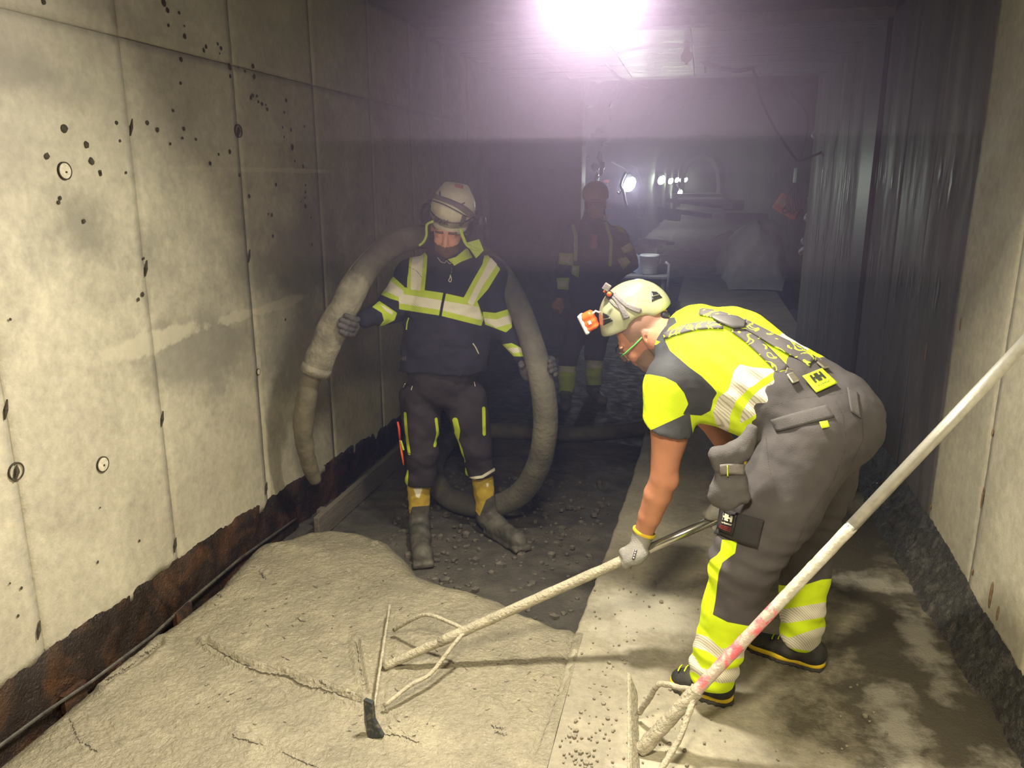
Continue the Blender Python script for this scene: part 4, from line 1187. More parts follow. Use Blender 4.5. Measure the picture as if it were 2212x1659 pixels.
def bvh_of(o):
    V = verts(o); Q = np.empty(len(o.data.polygons) * 4, np.int32); o.data.polygons.foreach_get('vertices', Q)
    return BVHTree.FromPolygons([Vector(v) for v in V], Q.reshape(-1, 4).tolist())


def strap(name, bvh, pts, w, m, parent, lift=.004, th=.003, nw=5, sub=5, wpx=None):
    """cloth band laid on a surface along a line of sight points, w px wide"""
    P = np.array(spline([np.array([a, b, 0.]) for a, b in pts], sub))[:, :2]
    W = np.interp(np.linspace(0, 1, len(P)), np.linspace(0, 1, len(w)), w) if hasattr(w, '__len__') else np.full(len(P), w)
    T = np.gradient(P, axis=0); T /= np.linalg.norm(T, axis=1)[:, None]; Nn = np.stack([-T[:, 1], T[:, 0]], 1)
    rows = []
    cam_ = Vector(CAMP); last = None
    for p, n_, w_ in zip(P, Nn, W):
        row = []
        for j in range(nw):
            q = p + n_ * w_ * (j / (nw - 1) - .5)
            h = bvh.ray_cast(cam_, Vector(ray(*q)).normalized())
            if h[0] is None:
                if last is None: row.append(None); continue
                d = (last - cam_).length; pt = cam_ + Vector(ray(*q)).normalized() * d
            else:
                nn = h[1] if h[1].dot(cam_ - h[0]) > 0 else -h[1]
                pt = h[0] + nn * lift; last = h[0]
            row.append(pt)
        if all(r is not None for r in row): rows.append(row)
    if len(rows) < 2: return None
    # even out jumps
    A = np.array([[list(v) for v in r] for r in rows])
    for _ in range(2): A[1:-1] = .5 * A[1:-1] + .25 * (A[:-2] + A[2:])
    o = grid_mesh(name, A, A.shape[0], A.shape[1], m, parent)
    sm = o.modifiers.new('solid', 'SOLIDIFY'); sm.thickness = th; sm.offset = 0
    return o


def patch(name, bvh, quad, m, parent, lift=.004, th=.003, nu=10, nv=10, bulge=0, wave=None):
    """a four cornered piece of cloth laid on the surface; corners a b c d on sight lines"""
    a, b, c, d = [np.array(q, float) for q in quad]; cam_ = Vector(CAMP); rows = []; last = None
    for i in range(nu):
        u = i / (nu - 1); row = []
        for j in range(nv):
            v = j / (nv - 1); q = (a * (1 - u) + b * u) * (1 - v) + (d * (1 - u) + c * u) * v
            h = bvh.ray_cast(cam_, Vector(ray(*q)).normalized())
            e = bulge * (math.sin(math.pi * u) * math.sin(math.pi * v)) ** .5
            if h[0] is None: dd = (last - cam_).length if last else 2.8; pt = cam_ + Vector(ray(*q)).normalized() * (dd - lift)
            else:
                nn = h[1] if h[1].dot(cam_ - h[0]) > 0 else -h[1]; last = h[0]; pt = h[0] + nn * (lift + e)
            row.append(pt)
        rows.append(row)
    A = np.array([[list(v) for v in r] for r in rows])
    for _ in range(3):
        A[1:-1] = .5 * A[1:-1] + .25 * (A[:-2] + A[2:]); A[:, 1:-1] = .5 * A[:, 1:-1] + .25 * (A[:, :-2] + A[:, 2:])
    if wave: A += wave * noise3(A.reshape(-1, 3), 55, 77, 3).reshape(A.shape[:2])[..., None] * np.array([-.3, -.9, .3])
    o = grid_mesh(name, A, nu, nv, m, parent)
    sm = o.modifiers.new('solid', 'SOLIDIFY'); sm.thickness = th; sm.offset = 0
    return o, A


def lettering(name, text, A, m, parent, u0, u1, v0, v1, lift=.0025, bold=1.0, shear=0):
    """flat raised letters laid on a patch grid A (rows u, columns v); text runs along u"""
    cu = bpy.data.curves.new(name, 'FONT'); cu.body = text; cu.offset = .012 * bold; cu.extrude = 0
    cu.resolution_u = 2
    to = bpy.data.objects.new('tmp', cu); COL.objects.link(to)
    me = bpy.data.meshes.new_from_object(to); bpy.data.objects.remove(to); bpy.data.curves.remove(cu)
    n = len(me.vertices); X = np.empty(n * 3, np.float32); me.vertices.foreach_get('co', X); X = X.reshape(-1, 3).astype(float)
    if n == 0: return None
    mn, mx = X.min(0), X.max(0); U = u0 + (X[:, 0] - mn[0]) / (mx[0] - mn[0]) * (u1 - u0); Vv = v1 + (X[:, 1] - mn[1]) / (mx[1] - mn[1] + 1e-9) * (v0 - v1)
    nu, nv = A.shape[:2]; fu = np.clip(U, 0, 1) * (nu - 1); fv = np.clip(Vv, 0, 1) * (nv - 1)
    i = np.minimum(fu.astype(int), nu - 2); j = np.minimum(fv.astype(int), nv - 2); a = (fu - i)[:, None]; b = (fv - j)[:, None]
    Pp = (A[i, j] * (1 - a) + A[i + 1, j] * a) * (1 - b) + (A[i, j + 1] * (1 - a) + A[i + 1, j + 1] * a) * b
    nrm = np.cross(A[i + 1, j] - A[i, j], A[i, j + 1] - A[i, j]); nrm /= np.linalg.norm(nrm, axis=1)[:, None] + 1e-9
    sg = np.sign((nrm * (CAMP - Pp)).sum(1))[:, None]; Pp = Pp + nrm * sg * lift
    me.vertices.foreach_set('co', Pp.astype(np.float32).ravel()); me.update()
    return link(name, me, m, parent)


def frame(f, u):
    f = np.array(f, float); f /= np.linalg.norm(f); u = np.array(u, float); u -= f * (u @ f); u /= np.linalg.norm(u)
    r = np.cross(f, u); return f, u, r      # r = the person's right


def head_ops(B, c, f, u, s=1.0, k=.012, detail=True, open_=0):
    """a head: c = middle of the skull at eye level, f = facing, u = up; about .23 high"""
    f, u, r = frame(f, u); R = np.stack([r, f, u], 1)
    at = lambda x, y, z: np.array(c) + s * (x * r + y * f + z * u)
    B.ell(at(0, -.018, .035), (.076 * s, .098 * s, .088 * s), R, k)          # skull
    B.ell(at(0, .020, -.015), (.066 * s, .078 * s, .085 * s), R, .02)         # face
    B.ell(at(0, .040, -.075), (.050 * s, .050 * s, .048 * s), R, .03)         # jaw
    B.ell(at(0, .070, -.100), (.022 * s, .018 * s, .017 * s), R, .02)         # chin
    if detail:
        for q in (-1, 1):
            B.cone(at(q * .048, -.01, -.06), at(q * .040, .045, -.09), .024 * s, .018 * s, .02)
            B.ell(at(q * .033, .072, -.030), (.024 * s, .022 * s, .022 * s), R, .018)   # cheek
            B.ell(at(q * .031, .097, .008), (.017 * s, .014 * s, .010 * s), R, .010, sub=True)   # eye socket
            B.ell(at(q * .031, .080, .006), (.0135 * s, .0135 * s, .0125 * s), R, .003)      # eyeball under the lid
            B.ell(at(q * .030, .087, .026), (.024 * s, .011 * s, .007 * s), R, .010)    # brow
            # ear
            e = at(q * .080, -.012, -.004); Re = R
            B.ell(e, (.012 * s, .023 * s, .037 * s), Re, .004)
            B.ell(e + s * (q * .010 * r + .004 * f + .002 * u), (.007 * s, .011 * s, .020 * s), Re, .004, sub=True)
            B.ell(e + s * (q * .006 * r - .002 * f - .026 * u), (.006 * s, .009 * s, .011 * s), Re, .005)
        B.chain([at(0, .092, .012), at(0, .104, -.012), at(0, .113, -.028)], [.0085 * s, .010 * s, .0115 * s], .010)   # nose
        for q in (-1, 1): B.ell(at(q * .012, .104, -.032), (.008 * s, .010 * s, .007 * s), R, .006)
        B.ell(at(0, .090, -.054), (.025 * s, .011 * s, .0065 * s), R, .007)
        B.ell(at(0, .088, -.066), (.022 * s, .011 * s, .0070 * s), R, .007)
        B.ell(at(0, .101, -.060), (.022 * s, .006 * s, .0018 * s), R, .003, sub=True)
    return at, R


def hand_ops(B, C, A, N, R_, wrist, s=1.0, arc=200, thumb=True, start=30, rfin=.0095, glove=.0, side=1, spread=.021, k=.006, tarc=110, plen=None):
    """a hand closed around a bar through C along A with radius R_; N points from the bar to the palm; thumb towards +A*side"""
    A = np.array(A, float); A /= np.linalg.norm(A); N = np.array(N, float); N -= A * (N @ A); N /= np.linalg.norm(N); Bt = np.cross(A, N)
    C = np.array(C, float); r = rfin * s + glove; rr = R_ + r * .9

    def at(al, ph, ext=0): ph = math.radians(ph); return C + A * al + (rr + ext) * (math.cos(ph) * N + math.sin(ph) * Bt)
    lens = [.92, 1.0, .96, .80]
    # palm: from the wrist side across the bar
    pa = [at(a, -38, .012) for a in (-.030 * s, .032 * s)]; pb = [at(a, start, .004) for a in (-.036 * s, .036 * s)]
    for t in np.linspace(0, 1, 5):
        a = lerp(pa[0], pa[1], t); b = lerp(pb[0], pb[1], t)
        B.cone(a, b, .015 * s + glove, .012 * s + glove, .012)
    cm = lerp(pa[0], pa[1], .5)
    B.cone(cm, wrist, .027 * s + glove, .026 * s + glove, .02)
    for i in range(4):
        al = (1.5 - i) * spread * s * side; tot = arc * lens[i]
        ph = [start + tot * q for q in (0, .38, .70, 1.0)]
        pts = [at(al, p) for p in ph]
        B.chain(pts, [r * 1.12, r * 1.05, r * .98, r * .86], k * .5)
        B.ell(at(al, start + 2, .003), (r * 1.15,) * 3, None, k)
    if thumb:
        al = side * .040 * s
        p0 = lerp(cm, pa[1] if side > 0 else pa[0], .6)
        pts = [p0, at(al * 1.05, -55, .006), at(al * 1.1, -55 - tarc * .45, .002), at(al * 1.0, -55 - tarc, .002)]
        B.chain(pts, [.017 * s + glove, .0135 * s + glove, .0118 * s + glove, .0100 * s + glove], k)
    return B


def helmet_ops(B, c, f, u, s=1.0, grow=0.0, brim=True):
    """climbing style helmet shell over a head centred at c"""
    f, u, r = frame(f, u); R = np.stack([r, f, u], 1)
    at = lambda x, y, z: np.array(c) + s * (x * r + y * f + z * u)
    B.ell(at(0, -.012, .050), ((.108 + grow) * s, (.138 + grow) * s, (.112 + grow) * s), R, .02)
    B.ell(at(0, -.030, .040), ((.106 + grow) * s, (.128 + grow) * s, (.105 + grow) * s), R, .02)
    return at, R
# ================================================================== the bending man with the rake
m_skin = mat('skin', (.66, .31, .19), (.58, .25, .15), 22, .5, bump=.15, bscale=160, col3=(.62, .24, .15), scale3=7)


def skin_layers(name, base, beard, hair):
    return layered(name, base, [beard, hair], .5, .25, 320, .08)


YEL = (.66, .86, .02)
m_shirt = layered('work_shirt_cloth', YEL, [(.050, .053, .062), 'retro', YEL, (.075, .08, .095)], .75, .25, 300, .04)
m_trou = layered('grey_work_trousers', (.080, .074, .080), [YEL, 'retro', (.05, .047, .052)], .85, .3, 350, .12)
m_shade_cloth = mat('dark_cloth', (.030, .029, .034), (.022, .022, .026), 20, .85, bump=.2, bscale=300)
m_grycloth = mat('grey_cloth', (.092, .086, .092), (.072, .067, .072), 16, .85, bump=.3, bscale=300)
m_lime = mat('neon_cloth', YEL, (.60, .80, .02), 20, .7, bump=.1)
m_retro = mat('reflective_cloth', (.72, .68, .58), (.58, .55, .46), 40, .5, bump=.2, bscale=120)
m_glove = mat('grey_glove', (.30, .29, .28), (.24, .23, .225), 30, .7, bump=.4, bscale=250)
m_glove_dk = mat('glove_print', (.06, .06, .065), None, 10, .5)
m_cream = mat('cream_shell', (.37, .38, .25), (.35, .36, .235), 6, .28, .4, bump=.03, bscale=30, coat=.25)
m_black = mat('black_plastic', (.012, .012, .015), (.02, .02, .024), 20, .35)
m_webbing = mat('grey_webbing', (.22, .205, .21), (.17, .16, .165), 30, .8, bump=.3, bscale=200)
m_orange = mat('orange_plastic', (.95, .16, .03), (.85, .13, .02), 20, .4)
m_white = mat('white_plastic', (.80, .80, .86), None, 20, .3)
m_sole = mat('dark_rubber', (.03, .028, .028), (.06, .055, .05), 30, .8, bump=.3)
m_midsole = mat('yellow_foam', (.78, .56, .02), (.60, .42, .03), 30, .6)
m_upper = mat('black_shoe', (.022, .022, .024), (.05, .048, .045), 30, .7, bump=.3, bscale=200)
m_grass = mat('lens', (.75, .75, .75), None, 10, .05, trans=.95)
m_green = mat('green_frame', (.12, .55, .12), None, 10, .4)


def fold(scale, amp, seed, stretch=(1, 1, 1)):
    st = np.array(stretch)
    return lambda P: amp * noise3(P * st, scale, seed, 3)


spine = [(.43, 2.64, .985), (.33, 2.665, 1.045), (.20, 2.70, 1.095), (.07, 2.765, 1.13), (.012, 2.81, 1.145)]
nB = np.array([.14, -.30, .94]); nB = nB / np.linalg.norm(nB)
sq = (nB, .66)
hc = aty(1392, 722, 2.93)
hf, hu = np.array([-.735, -.07, -.66]), np.array([-.63, -.15, .74])

B = Body()
at2, R2 = head_ops(B, hc, hf, hu, 1.05)
nk = [at2(0, -.03, -.03), (-.09, 2.87, 1.165), (-.02, 2.82, 1.15)]
B.cone(nk[0], nk[1], .057, .062, .03); B.cone(nk[1], nk[2], .062, .075, .04)
B.chain(spine, [.13, .13, .14, .145, .12], .05, sq)
shL, elL, wrL = np.array([-.065, 2.64, 1.06]), np.array([-.075, 2.60, .735]), np.array([-.142, 2.64, .49])
shR, elR, wrR = np.array([.02, 2.98, 1.13]), np.array([.06, 3.02, .85]), np.array([.20, 2.86, .69])
B.chain([shL, lerp(shL, elL, .5), elL], [.060, .056, .047], .010)
B.ell(lerp(shL, elL, .45) + [.012, -.01, 0], (.055, .055, .11), None, .03)
B.chain([elL, lerp(elL, wrL, .28), lerp(elL, wrL, .65), wrL], [.046, .048, .040, .031], .008)
B.ell(elL + np.array([.030, -.012, -.005]), (.020, .020, .03), None, .015)
B.chain([shR, elR, wrR], [.058, .045, .031], .03)
handC = hA + dirA * ((aty(1371, 1200, 2.66) - hA) @ dirA)
handR = hA + dirA * 1.33
NL = np.array([.05, -.55, .83]); NR = np.array([.1, .2, .95])
hand_ops(B, handC, -dirA, NL, .0165, wrL, .92, 190, side=1)
hand_ops(B, handR, -dirA, NR, .0165, wrR, .92, 190, side=-1)
hipL, knL, anL = np.array([.385, 2.53, .94]), np.array([.195, 2.43, .53]), np.array([.125, 2.425, .12])
hipR, knR, anR = np.array([.475, 2.77, .93]), np.array([.425, 2.765, .50]), np.array([.445, 2.745, .12])
for a, b, c in ((hipL, knL, anL), (hipR, knR, anR)):
    B.chain([a, b, lerp(b, c, .4), c], [.085, .055, .052, .038], .03)
    B.cone(c, c + np.array([-.0, .0, -.05]), .034, .022, .02)
m_skin2 = skin_layers('bender_skin', (.52, .235, .145), (.26, .165, .125), (.28, .16, .12))
bender = body_mesh('person', B, .0038, m_skin2)
V = verts(bender); Lc = (V - hc) @ R2
near = np.linalg.norm(Lc, axis=1) < .17
beard = np.where(near, 400 * (-.028 - Lc[:, 2] - .25 * np.abs(Lc[:, 1] - .02)) - 8 * (Lc[:, 1] > .088) + 1.2 * noise3(V, 240, 3, 2), -50)
beard = np.where((Lc[:, 1] < -.005) | (Lc[:, 2] < -.135), np.minimum(beard, -5), beard)
hair = np.where(near & (Lc[:, 1] < .055) & (Lc[:, 1] > -.1), 300 * (Lc[:, 2] - .022) + 1.5 * noise3(V, 300, 5, 2), -50)
paint(bender, [[beard], [hair]], V)
tag(bender, 'person bending over in neon yellow shirt and grey trousers, pushing a rake', 'person')

# shirt
B = Body()
B.chain([lerp(spine[0], spine[1], .7)] + spine[1:5], [.150, .160, .184, .198, .115], .06, (nB, .72)); B.cut((.395, 2.65, 1.0), (.85, -.2, -.45), .01)
B.ell((.10, 2.80, 1.175), (.17, .19, .12), None, .06)
B.ell((.0, 2.93, 1.19), (.10, .11, .09), None, .06)
B.cone((-.01, 2.83, 1.150), (-.050, 2.865, 1.178), .080, .064, .025)
B.ell(shL + np.array([.015, .015, .0]), (.085, .085, .085), None, .05)
B.chain([shL + np.array([-.008, 0, -.01]), lerp(shL, elL, .62) + np.array([-.004, -.005, 0])], [.084, .088], .04)
B.chain([shR, lerp(shR, elR, .6)], [.085, .080], .04)
B.cone((.05, 2.68, 1.0), (.20, 2.62, .985), .08, .09, .06)
eN = lerp(shL, elL, .47)
B.cut(eN, np.array([-.28, .03, -.95]), .004)
B.wrinkle(fold(16, .0050, 3, (1, 1, 1))).wrinkle(fold(55, .0016, 4)).wrinkle(lambda P: .0045 * np.sin(P @ np.array([52, 20, 70.]) + 2.5 * noise3(P, 8, 5, 2)) * np.exp(-((P[:, 0] - .22) / .13) ** 2))
shirt = body_mesh('shirt', B, .0062, m_shirt, bender)
V = verts(shirt)
sleeve = [(1377, 810), (1404, 809), (1435, 815), (1460, 827), (1478, 849), (1487, 873), (1475, 897), (1466, 912), (1386, 950), (1376, 900), (1370, 850)]
dark = [(1435, 732), (1447, 757), (1490, 794), (1515, 812), (1540, 837), (1549, 849), (1540, 864), (1537, 886), (1515, 898), (1475, 895), (1487, 873), (1478, 849), (1460, 827), (1435, 815), (1404, 809), (1377, 810), (1340, 780), (1392, 740), (1417, 745)]
collar = [(1405, 730), (1420, 690), (1457, 685), (1462, 697), (1446, 708), (1437, 722), (1434, 742)]
dsleeve = [(1360, 948), (1386, 938), (1466, 902), (1490, 890), (1500, 960), (1360, 1000)]
silver = [(1586, 800), (1598, 787), (1629, 794), (1675, 797), (1681, 806), (1663, 821), (1620, 837), (1589, 867), (1577, 898), (1573, 945), (1546, 915), (1540, 892), (1552, 858), (1573, 843)]
silver2 = [(1644, 838), (1681, 815), (1720, 812), (1700, 850), (1640, 890), (1600, 915), (1592, 900), (1620, 862)]
silver3 = [(1681, 726), (1700, 713), (1748, 750), (1738, 768), (1728, 764), (1705, 745)]
silver4 = [(1768, 780), (1785, 768), (1805, 790), (1790, 800)]
paint(shirt, [[dark, collar], [silver, silver2, silver3, silver4], [('line', [(1681, 806), (1650, 826), (1620, 848), (1597, 884), (1584, 935)], 15), ('line', [(1472, 899), (1515, 903), (1537, 890), (1545, 862)], 6)], [dsleeve]], V)
sb = bvh_of(shirt)

# trousers
B = Body()
B.cone(spine[0] + np.array([-.01, 0, .0]), (.315, 2.665, 1.035), .194, .200, .05, (nB, .78))
B.ell((.425, 2.60, .935), (.135, .15, .15), None, .06); B.ell((.455, 2.74, .93), (.12, .13, .14), None, .06)
B.chain([hipL, lerp(hipL, knL, .5), knL, lerp(knL, anL, .42), lerp(anL, knL, .02)], [.146, .134, .103, .084, .078], .03)
B.chain([hipR, lerp(hipR, knR, .5), knR, lerp(knR, anR, .42), lerp(anR, knR, .02)], [.132, .120, .095, .080, .076], .03)
B.ell(knL + np.array([-.045, 0, -.01]), (.055, .06, .09), None, .03)
B.cut((0, 0, .075), (0, 0, -1), .003)
sp_dir = np.array([-.80, .12, .42]); B.cut((.243, 2.672, 1.076), sp_dir, .004)
B.wrinkle(fold(14, .0065, 11)).wrinkle(fold(44, .0022, 12, (1, 1, 1.6)))
B.wrinkle(lambda P: .0050 * np.sin(P[:, 2] * 95 + P[:, 0] * 30 + 3 * noise3(P, 9, 13, 2)) * (np.exp(-((P[:, 2] - .56) / .08) ** 2) + .9 * np.exp(-((P[:, 2] - .16) / .09) ** 2)))
trou = body_mesh('trousers', B, .0068, m_trou, bender)
V = verts(trou); P2_ = topx(V); isL = V[:, 1] < 2.585 + .10 * (V[:, 2] - .1)


def only(polys, mask):
    d = np.full(len(V), -50.)
    for p in polys: d = np.maximum(d, line_sd(P2_, p[1], p[2]) if p[0] == 'line' else poly_sd(P2_, p))
    return np.where(mask, d, -50.)


yL = [[(1560, 1165), (1592, 1170), (1588, 1195), (1560, 1215), (1552, 1240), (1545, 1300), (1537, 1340), (1535, 1380), (1500, 1372), (1518, 1290), (1525, 1230), (1533, 1210), (1548, 1200), (1556, 1190)],
      [(1480, 1352), (1540, 1328), (1572, 1344), (1615, 1352), (1640, 1350), (1640, 1540), (1450, 1540), (1460, 1430)]]
bL = [[(1480, 1372), (1497, 1366), (1530, 1376), (1550, 1395), (1560, 1402), (1600, 1390), (1640, 1380), (1640, 1412), (1590, 1424), (1556, 1428), (1530, 1408), (1480, 1392)],
      [(1460, 1440), (1484, 1402), (1502, 1420), (1514, 1442), (1545, 1452), (1600, 1440), (1630, 1430), (1620, 1470), (1560, 1476), (1520, 1468), (1500, 1452), (1480, 1450)]]
yR = [[(1650, 1215), (1662, 1222), (1670, 1258), (1685, 1264), (1725, 1268), (1775, 1252), (1800, 1250), (1810, 1480), (1640, 1480), (1655, 1300)]]
bR = [[(1640, 1318), (1700, 1315), (1800, 1298), (1800, 1330), (1702, 1346), (1640, 1340)], [(1640, 1355), (1672, 1362), (1705, 1378), (1770, 1356), (1800, 1352), (1785, 1385), (1765, 1408), (1690, 1398), (1650, 1392)]]
seams = [('line', [(1610, 900), (1660, 880), (1720, 862), (1800, 852), (1840, 845)], 2), ('line', [(1805, 865), (1822, 900), (1830, 960), (1800, 1040), (1740, 1130), (1700, 1230)], 2), ('line', [(1845, 855), (1862, 900), (1865, 950), (1840, 1000)], 2.5), ('line', [(1655, 945), (1660, 1000), (1668, 1036), (1675, 1040)], 2)]
paint(trou, [[np.maximum(only(yL, isL), only(yR, ~isL))], [np.maximum(only(bL, isL), only(bR, ~isL))], [only(seams, V[:, 2] > 0)]], V)
tb = bvh_of(trou)

# sleeve hem, pockets, straps
patch('back_pocket', tb, [(1666, 906), (1785, 876), (1802, 902), (1679, 934)], m_grycloth, bender, .004, .004, 14, 6, .003, .001)
patch('pocket_tab', tb, [(1770, 914), (1786, 911), (1790, 923), (1774, 927)], m_lime, bender, .010, .003, 4, 4)
pk, _A = patch('seat_pocket', tb, [(1828, 838), (1852, 850), (1858, 905), (1836, 890)], m_grycloth, bender, .004, .003, 6, 8)
B = Body(); pc = aty(1577, 1030, 2.36)
Rk = np.array(Matrix.Rotation(-.30, 3, 'Y'))
B.box(pc + np.array([.0, 0, .004]), (.046, .030, .095), Rk, .022, .02)
B.ell(pc + np.array([-.018, -.008, -.05]), (.045, .036, .05), None, .03)
B.cone(pc + np.array([.03, .0, .09]), pc + np.array([.055, .02, .15]), .03, .018, .03)
B.wrinkle(fold(40, .006, 21)).wrinkle(fold(100, .002, 22))
pouch = body_mesh('cargo_pocket', B, .0055, m_grycloth, bender)
pbv = bvh_of(pouch)
strap('pocket_strap', pbv, [(1556, 1014), (1580, 1012), (1606, 1014)], 22, m_webbing, pouch, .003, .003)
strap('neon_loop', pbv, [(1571, 1004), (1571, 1026)], 2.5, m_lime, pouch, .006, .002, 3)
o, Apk = patch('thigh_pocket', tb, [(1556, 1096), (1652, 1122), (1636, 1180), (1548, 1155)], m_shade_cloth, bender, .010, .005, 16, 10, .006)  # real pocket, its dark colour mostly standing in for shade
tb2 = bvh_of(o) if False else None
lb, Al = patch('logo_label', tb, [(1566, 1104), (1602, 1112), (1592, 1156), (1561, 1148)], mat('label_black', (.012, .012, .014), None, 10, .5), bender, .021, .002, 8, 8)
m_lett = mat('label_print', (.75, .72, .58), None, 10, .6); m_lred = mat('label_red', (.35, .04, .04), None, 10, .6)
lettering('logo', 'HH', Al, m_lett, lb, .18, .86, .10, .46, .003, 7)
lettering('lettering', 'workwear', Al, m_lett, lb, .10, .90, .52, .62, .003, 1.5)
for v in (.70, .77, .84): lettering('small_print', 'IIIIIIIIII', Al, m_lred, lb, .12, .88, v, v + .035, .003, 1)
patch('label_tab', tb, [(1562, 1098), (1578, 1102), (1577, 1107), (1562, 1103)], m_lime, bender, .020, .002, 3, 3)

m_susp = mat('printed_braces', (.085, .078, .085), None, 10, .7)
nt = m_susp.node_tree; N_, L_ = nt.nodes, nt.links; bb = N_['Principled BSDF']
tcn = N_.new('ShaderNodeTexCoord'); vv = N_.new('ShaderNodeTexNoise'); vv.inputs['Scale'].default_value = 24; vv.inputs['Detail'].default_value = .4; vv.inputs['Distortion'].default_value = 1.6
L_.new(tcn.outputs['Object'], vv.inputs['Vector'])
rr = N_.new('ShaderNodeValToRGB'); rr.color_ramp.interpolation = 'CONSTANT'
while len(rr.color_ramp.elements) < 3: rr.color_ramp.elements.new(.5)
for e, (p_, c_) in zip(rr.color_ramp.elements, [(0, (.10, .092, .10)), (.565, (.70, .86, .05)), (.66, (.10, .092, .10))]): e.position = p_; e.color = (*c_, 1)
L_.new(vv.outputs['Fac'], rr.inputs[0]); L_.new(rr.outputs[0], bb.inputs['Base Color'])
br = strap('braces', sb, [(1436, 728), (1479, 713), (1517, 705), (1562, 704)], [12, 15, 16, 16], m_susp, bender, .006, .003)
strap('strap', sb, [(1512, 676), (1536, 680), (1565, 688), (1592, 698)], [14, 16, 18, 18], m_susp, br, .006, .003)
strap('strap', sb, [(1583, 708), (1623, 736), (1658, 769), (1694, 804)], [20, 23, 25, 26], m_susp, br, .006, .003)
strap('strap', sb, [(1602, 702), (1641, 722), (1683, 746), (1718, 763), (1752, 786)], [20, 22, 25, 26, 24], m_susp, br, .009, .003)
m_leather = mat('grey_leather', (.10, .095, .10), (.08, .075, .08), 20, .5)
strap('leather_patch', sb, [(1538, 690), (1560, 696), (1585, 702), (1605, 707)], [4, 16, 25, 14], m_leather, br, .015, .004)
m_metal = mat('brushed_metal', (.55, .52, .42), None, 40, .35, metal=.9, bump=.1)
for (cx, cy) in [(1711, 819), (1775, 793)]:
    p = None
    h = (tb.ray_cast(Vector(CAMP), Vector(ray(cx, cy)).normalized()) if True else None)
    if h[0] is None: h = sb.ray_cast(Vector(CAMP), Vector(ray(cx, cy)).normalized())
    hit, nn = h[0], h[1]
    q = Vector((0, -1, 0)).rotation_difference(nn).to_matrix() @ Matrix.Rotation(-.5, 3, 'Y')
    s = MB(); s.box(hit + nn * .010, (.026, .008, .036), q); c_ = bevel(s.build('brace_clip', m_metal, br), .004)
    s = MB(); s.tube([hit + nn * .012 + q @ Vector((-.012, 0, .022)), hit + nn * .014 + q @ Vector((0, 0, .034)), hit + nn * .012 + q @ Vector((.012, 0, .022))], .003, 6); s.build('wire_loop', m_metal, br)
tg, At = patch('logo_tag', tb, [(1730, 816), (1772, 802), (1805, 833), (1762, 853)], m_lime, bender, .012, .003, 8, 8)
m_print = mat('black_print', (.03, .035, .02), None, 10, .6)
lettering('logo', 'HH', At, m_print, tg, .22, .78, .12, .56, .004, 7)
lettering('lettering', 'workwear', At, m_print, tg, .22, .80, .66, .80, .004, 1)

# shoes
def shoe(heel, toe, parent, ank):
    heel, toe = np.array(heel, float), np.array(toe, float); d = toe - heel; L0 = np.linalg.norm(d); d /= L0; w = np.array([-d[1], d[0], 0]); up = np.array([0, 0, 1.])
    B = Body()
    B.cone(heel + d * .045 + up * .055, heel + d * .13 + up * .052, .042, .044, .02)
    B.cone(heel + d * .13 + up * .045, toe - d * .045 + up * .038, .045, .040, .03, (up, .75))
    B.cone(heel + d * .05 + up * .06, ank + np.array([0, 0, -.02]), .044, .042, .03)
    B.cut((heel[0], heel[1], .018), (0, 0, -1), .004)
    u_ = body_mesh('shoe', B, .005, m_upper, parent)
    for nm, r0, z0, z1, m in (('midsole', .051, .014, .034, m_midsole), ('sole', .052, -.0, .016, m_sole)):
        B = Body(); B.cone(heel + d * .042 + up * (z0 + z1) / 2, heel + d * .15 + up * (z0 + z1) / 2, r0 * .82, r0 * .92, .02); B.cone(heel + d * .15 + up * (z0 + z1) / 2, toe - d * .045 + up * (z0 + z1) / 2, r0 * .92, r0 * .86, .02)
        B.cut((0, 0, z0), (0, 0, -1), .003); B.cut((0, 0, z1), (0, 0, 1), .003)
        if nm == 'sole': B.wrinkle(lambda P: .0025 * np.sin(P @ d * 260))
        body_mesh(nm, B, .005, m, u_)
    for k in range(4):
        s = MB(); c = heel + d * (.125 + .022 * k) + up * (.092 - .006 * k); s.tube([c - w * .02, c + up * .004, c + w * .02], .0025, 6); s.build('lace', m_lime, u_)
    sv = bvh_of(u_)
    s = MB(); c = heel + d * .14 + w * -.043 + up * .05
    return u_


shoe(atz(1583, 1522), atz(1447, 1476), bender, anL)
shoe(atz(1782, 1448), atz(1612, 1395), bender, anR)
# gloves
for nm, C_, N__, wr, sd_ in (('glove', handC, NL, wrL, 1), ('glove', handR, NR, wrR, -1)):
    B = Body(); hand_ops(B, C_, -dirA, N__, .0165, wr + (np.array(C_) - wr) * .15, .97, 200, side=sd_, glove=.0030)
    wv = (wr - C_); wv = wv / np.linalg.norm(wv)
    B.cone(wr - wv * .01, wr + wv * .018, .036, .040, .01)
    B.cut(wr + wv * .022, wv, .003); B.wrinkle(fold(60, .0012, 33))
    gl = body_mesh(nm, B, .0034, m_glove, bender)
    s = MB(); q = Vector((0, 0, 1)).rotation_difference(Vector(wv)).to_matrix(); s.lathe(wr + wv * .012, [(.038, -.004), (.043, 0), (.043, .010), (.039, .012), (.036, .006)], 24, q); s.build('cuff', m_midsole, gl, True)
    if sd_ == 1:
        gb = bvh_of(gl)
        strap('knuckle_guard', gb, [(1374, 1188), (1371, 1198), (1368, 1208)], 5, m_glove_dk, gl, .003, .003)
        for (x, y) in [(1373.5, 1190), (1372, 1195), (1370.5, 1200), (1369, 1205)]:
            h = gb.ray_cast(Vector(CAMP), Vector(ray(x, y)).normalized())
            if h[0] is not None: s = MB(); s.ball(h[0] + h[1] * .005, .0028, 8, 6); s.build('guard_stud', m_white, gl, True)

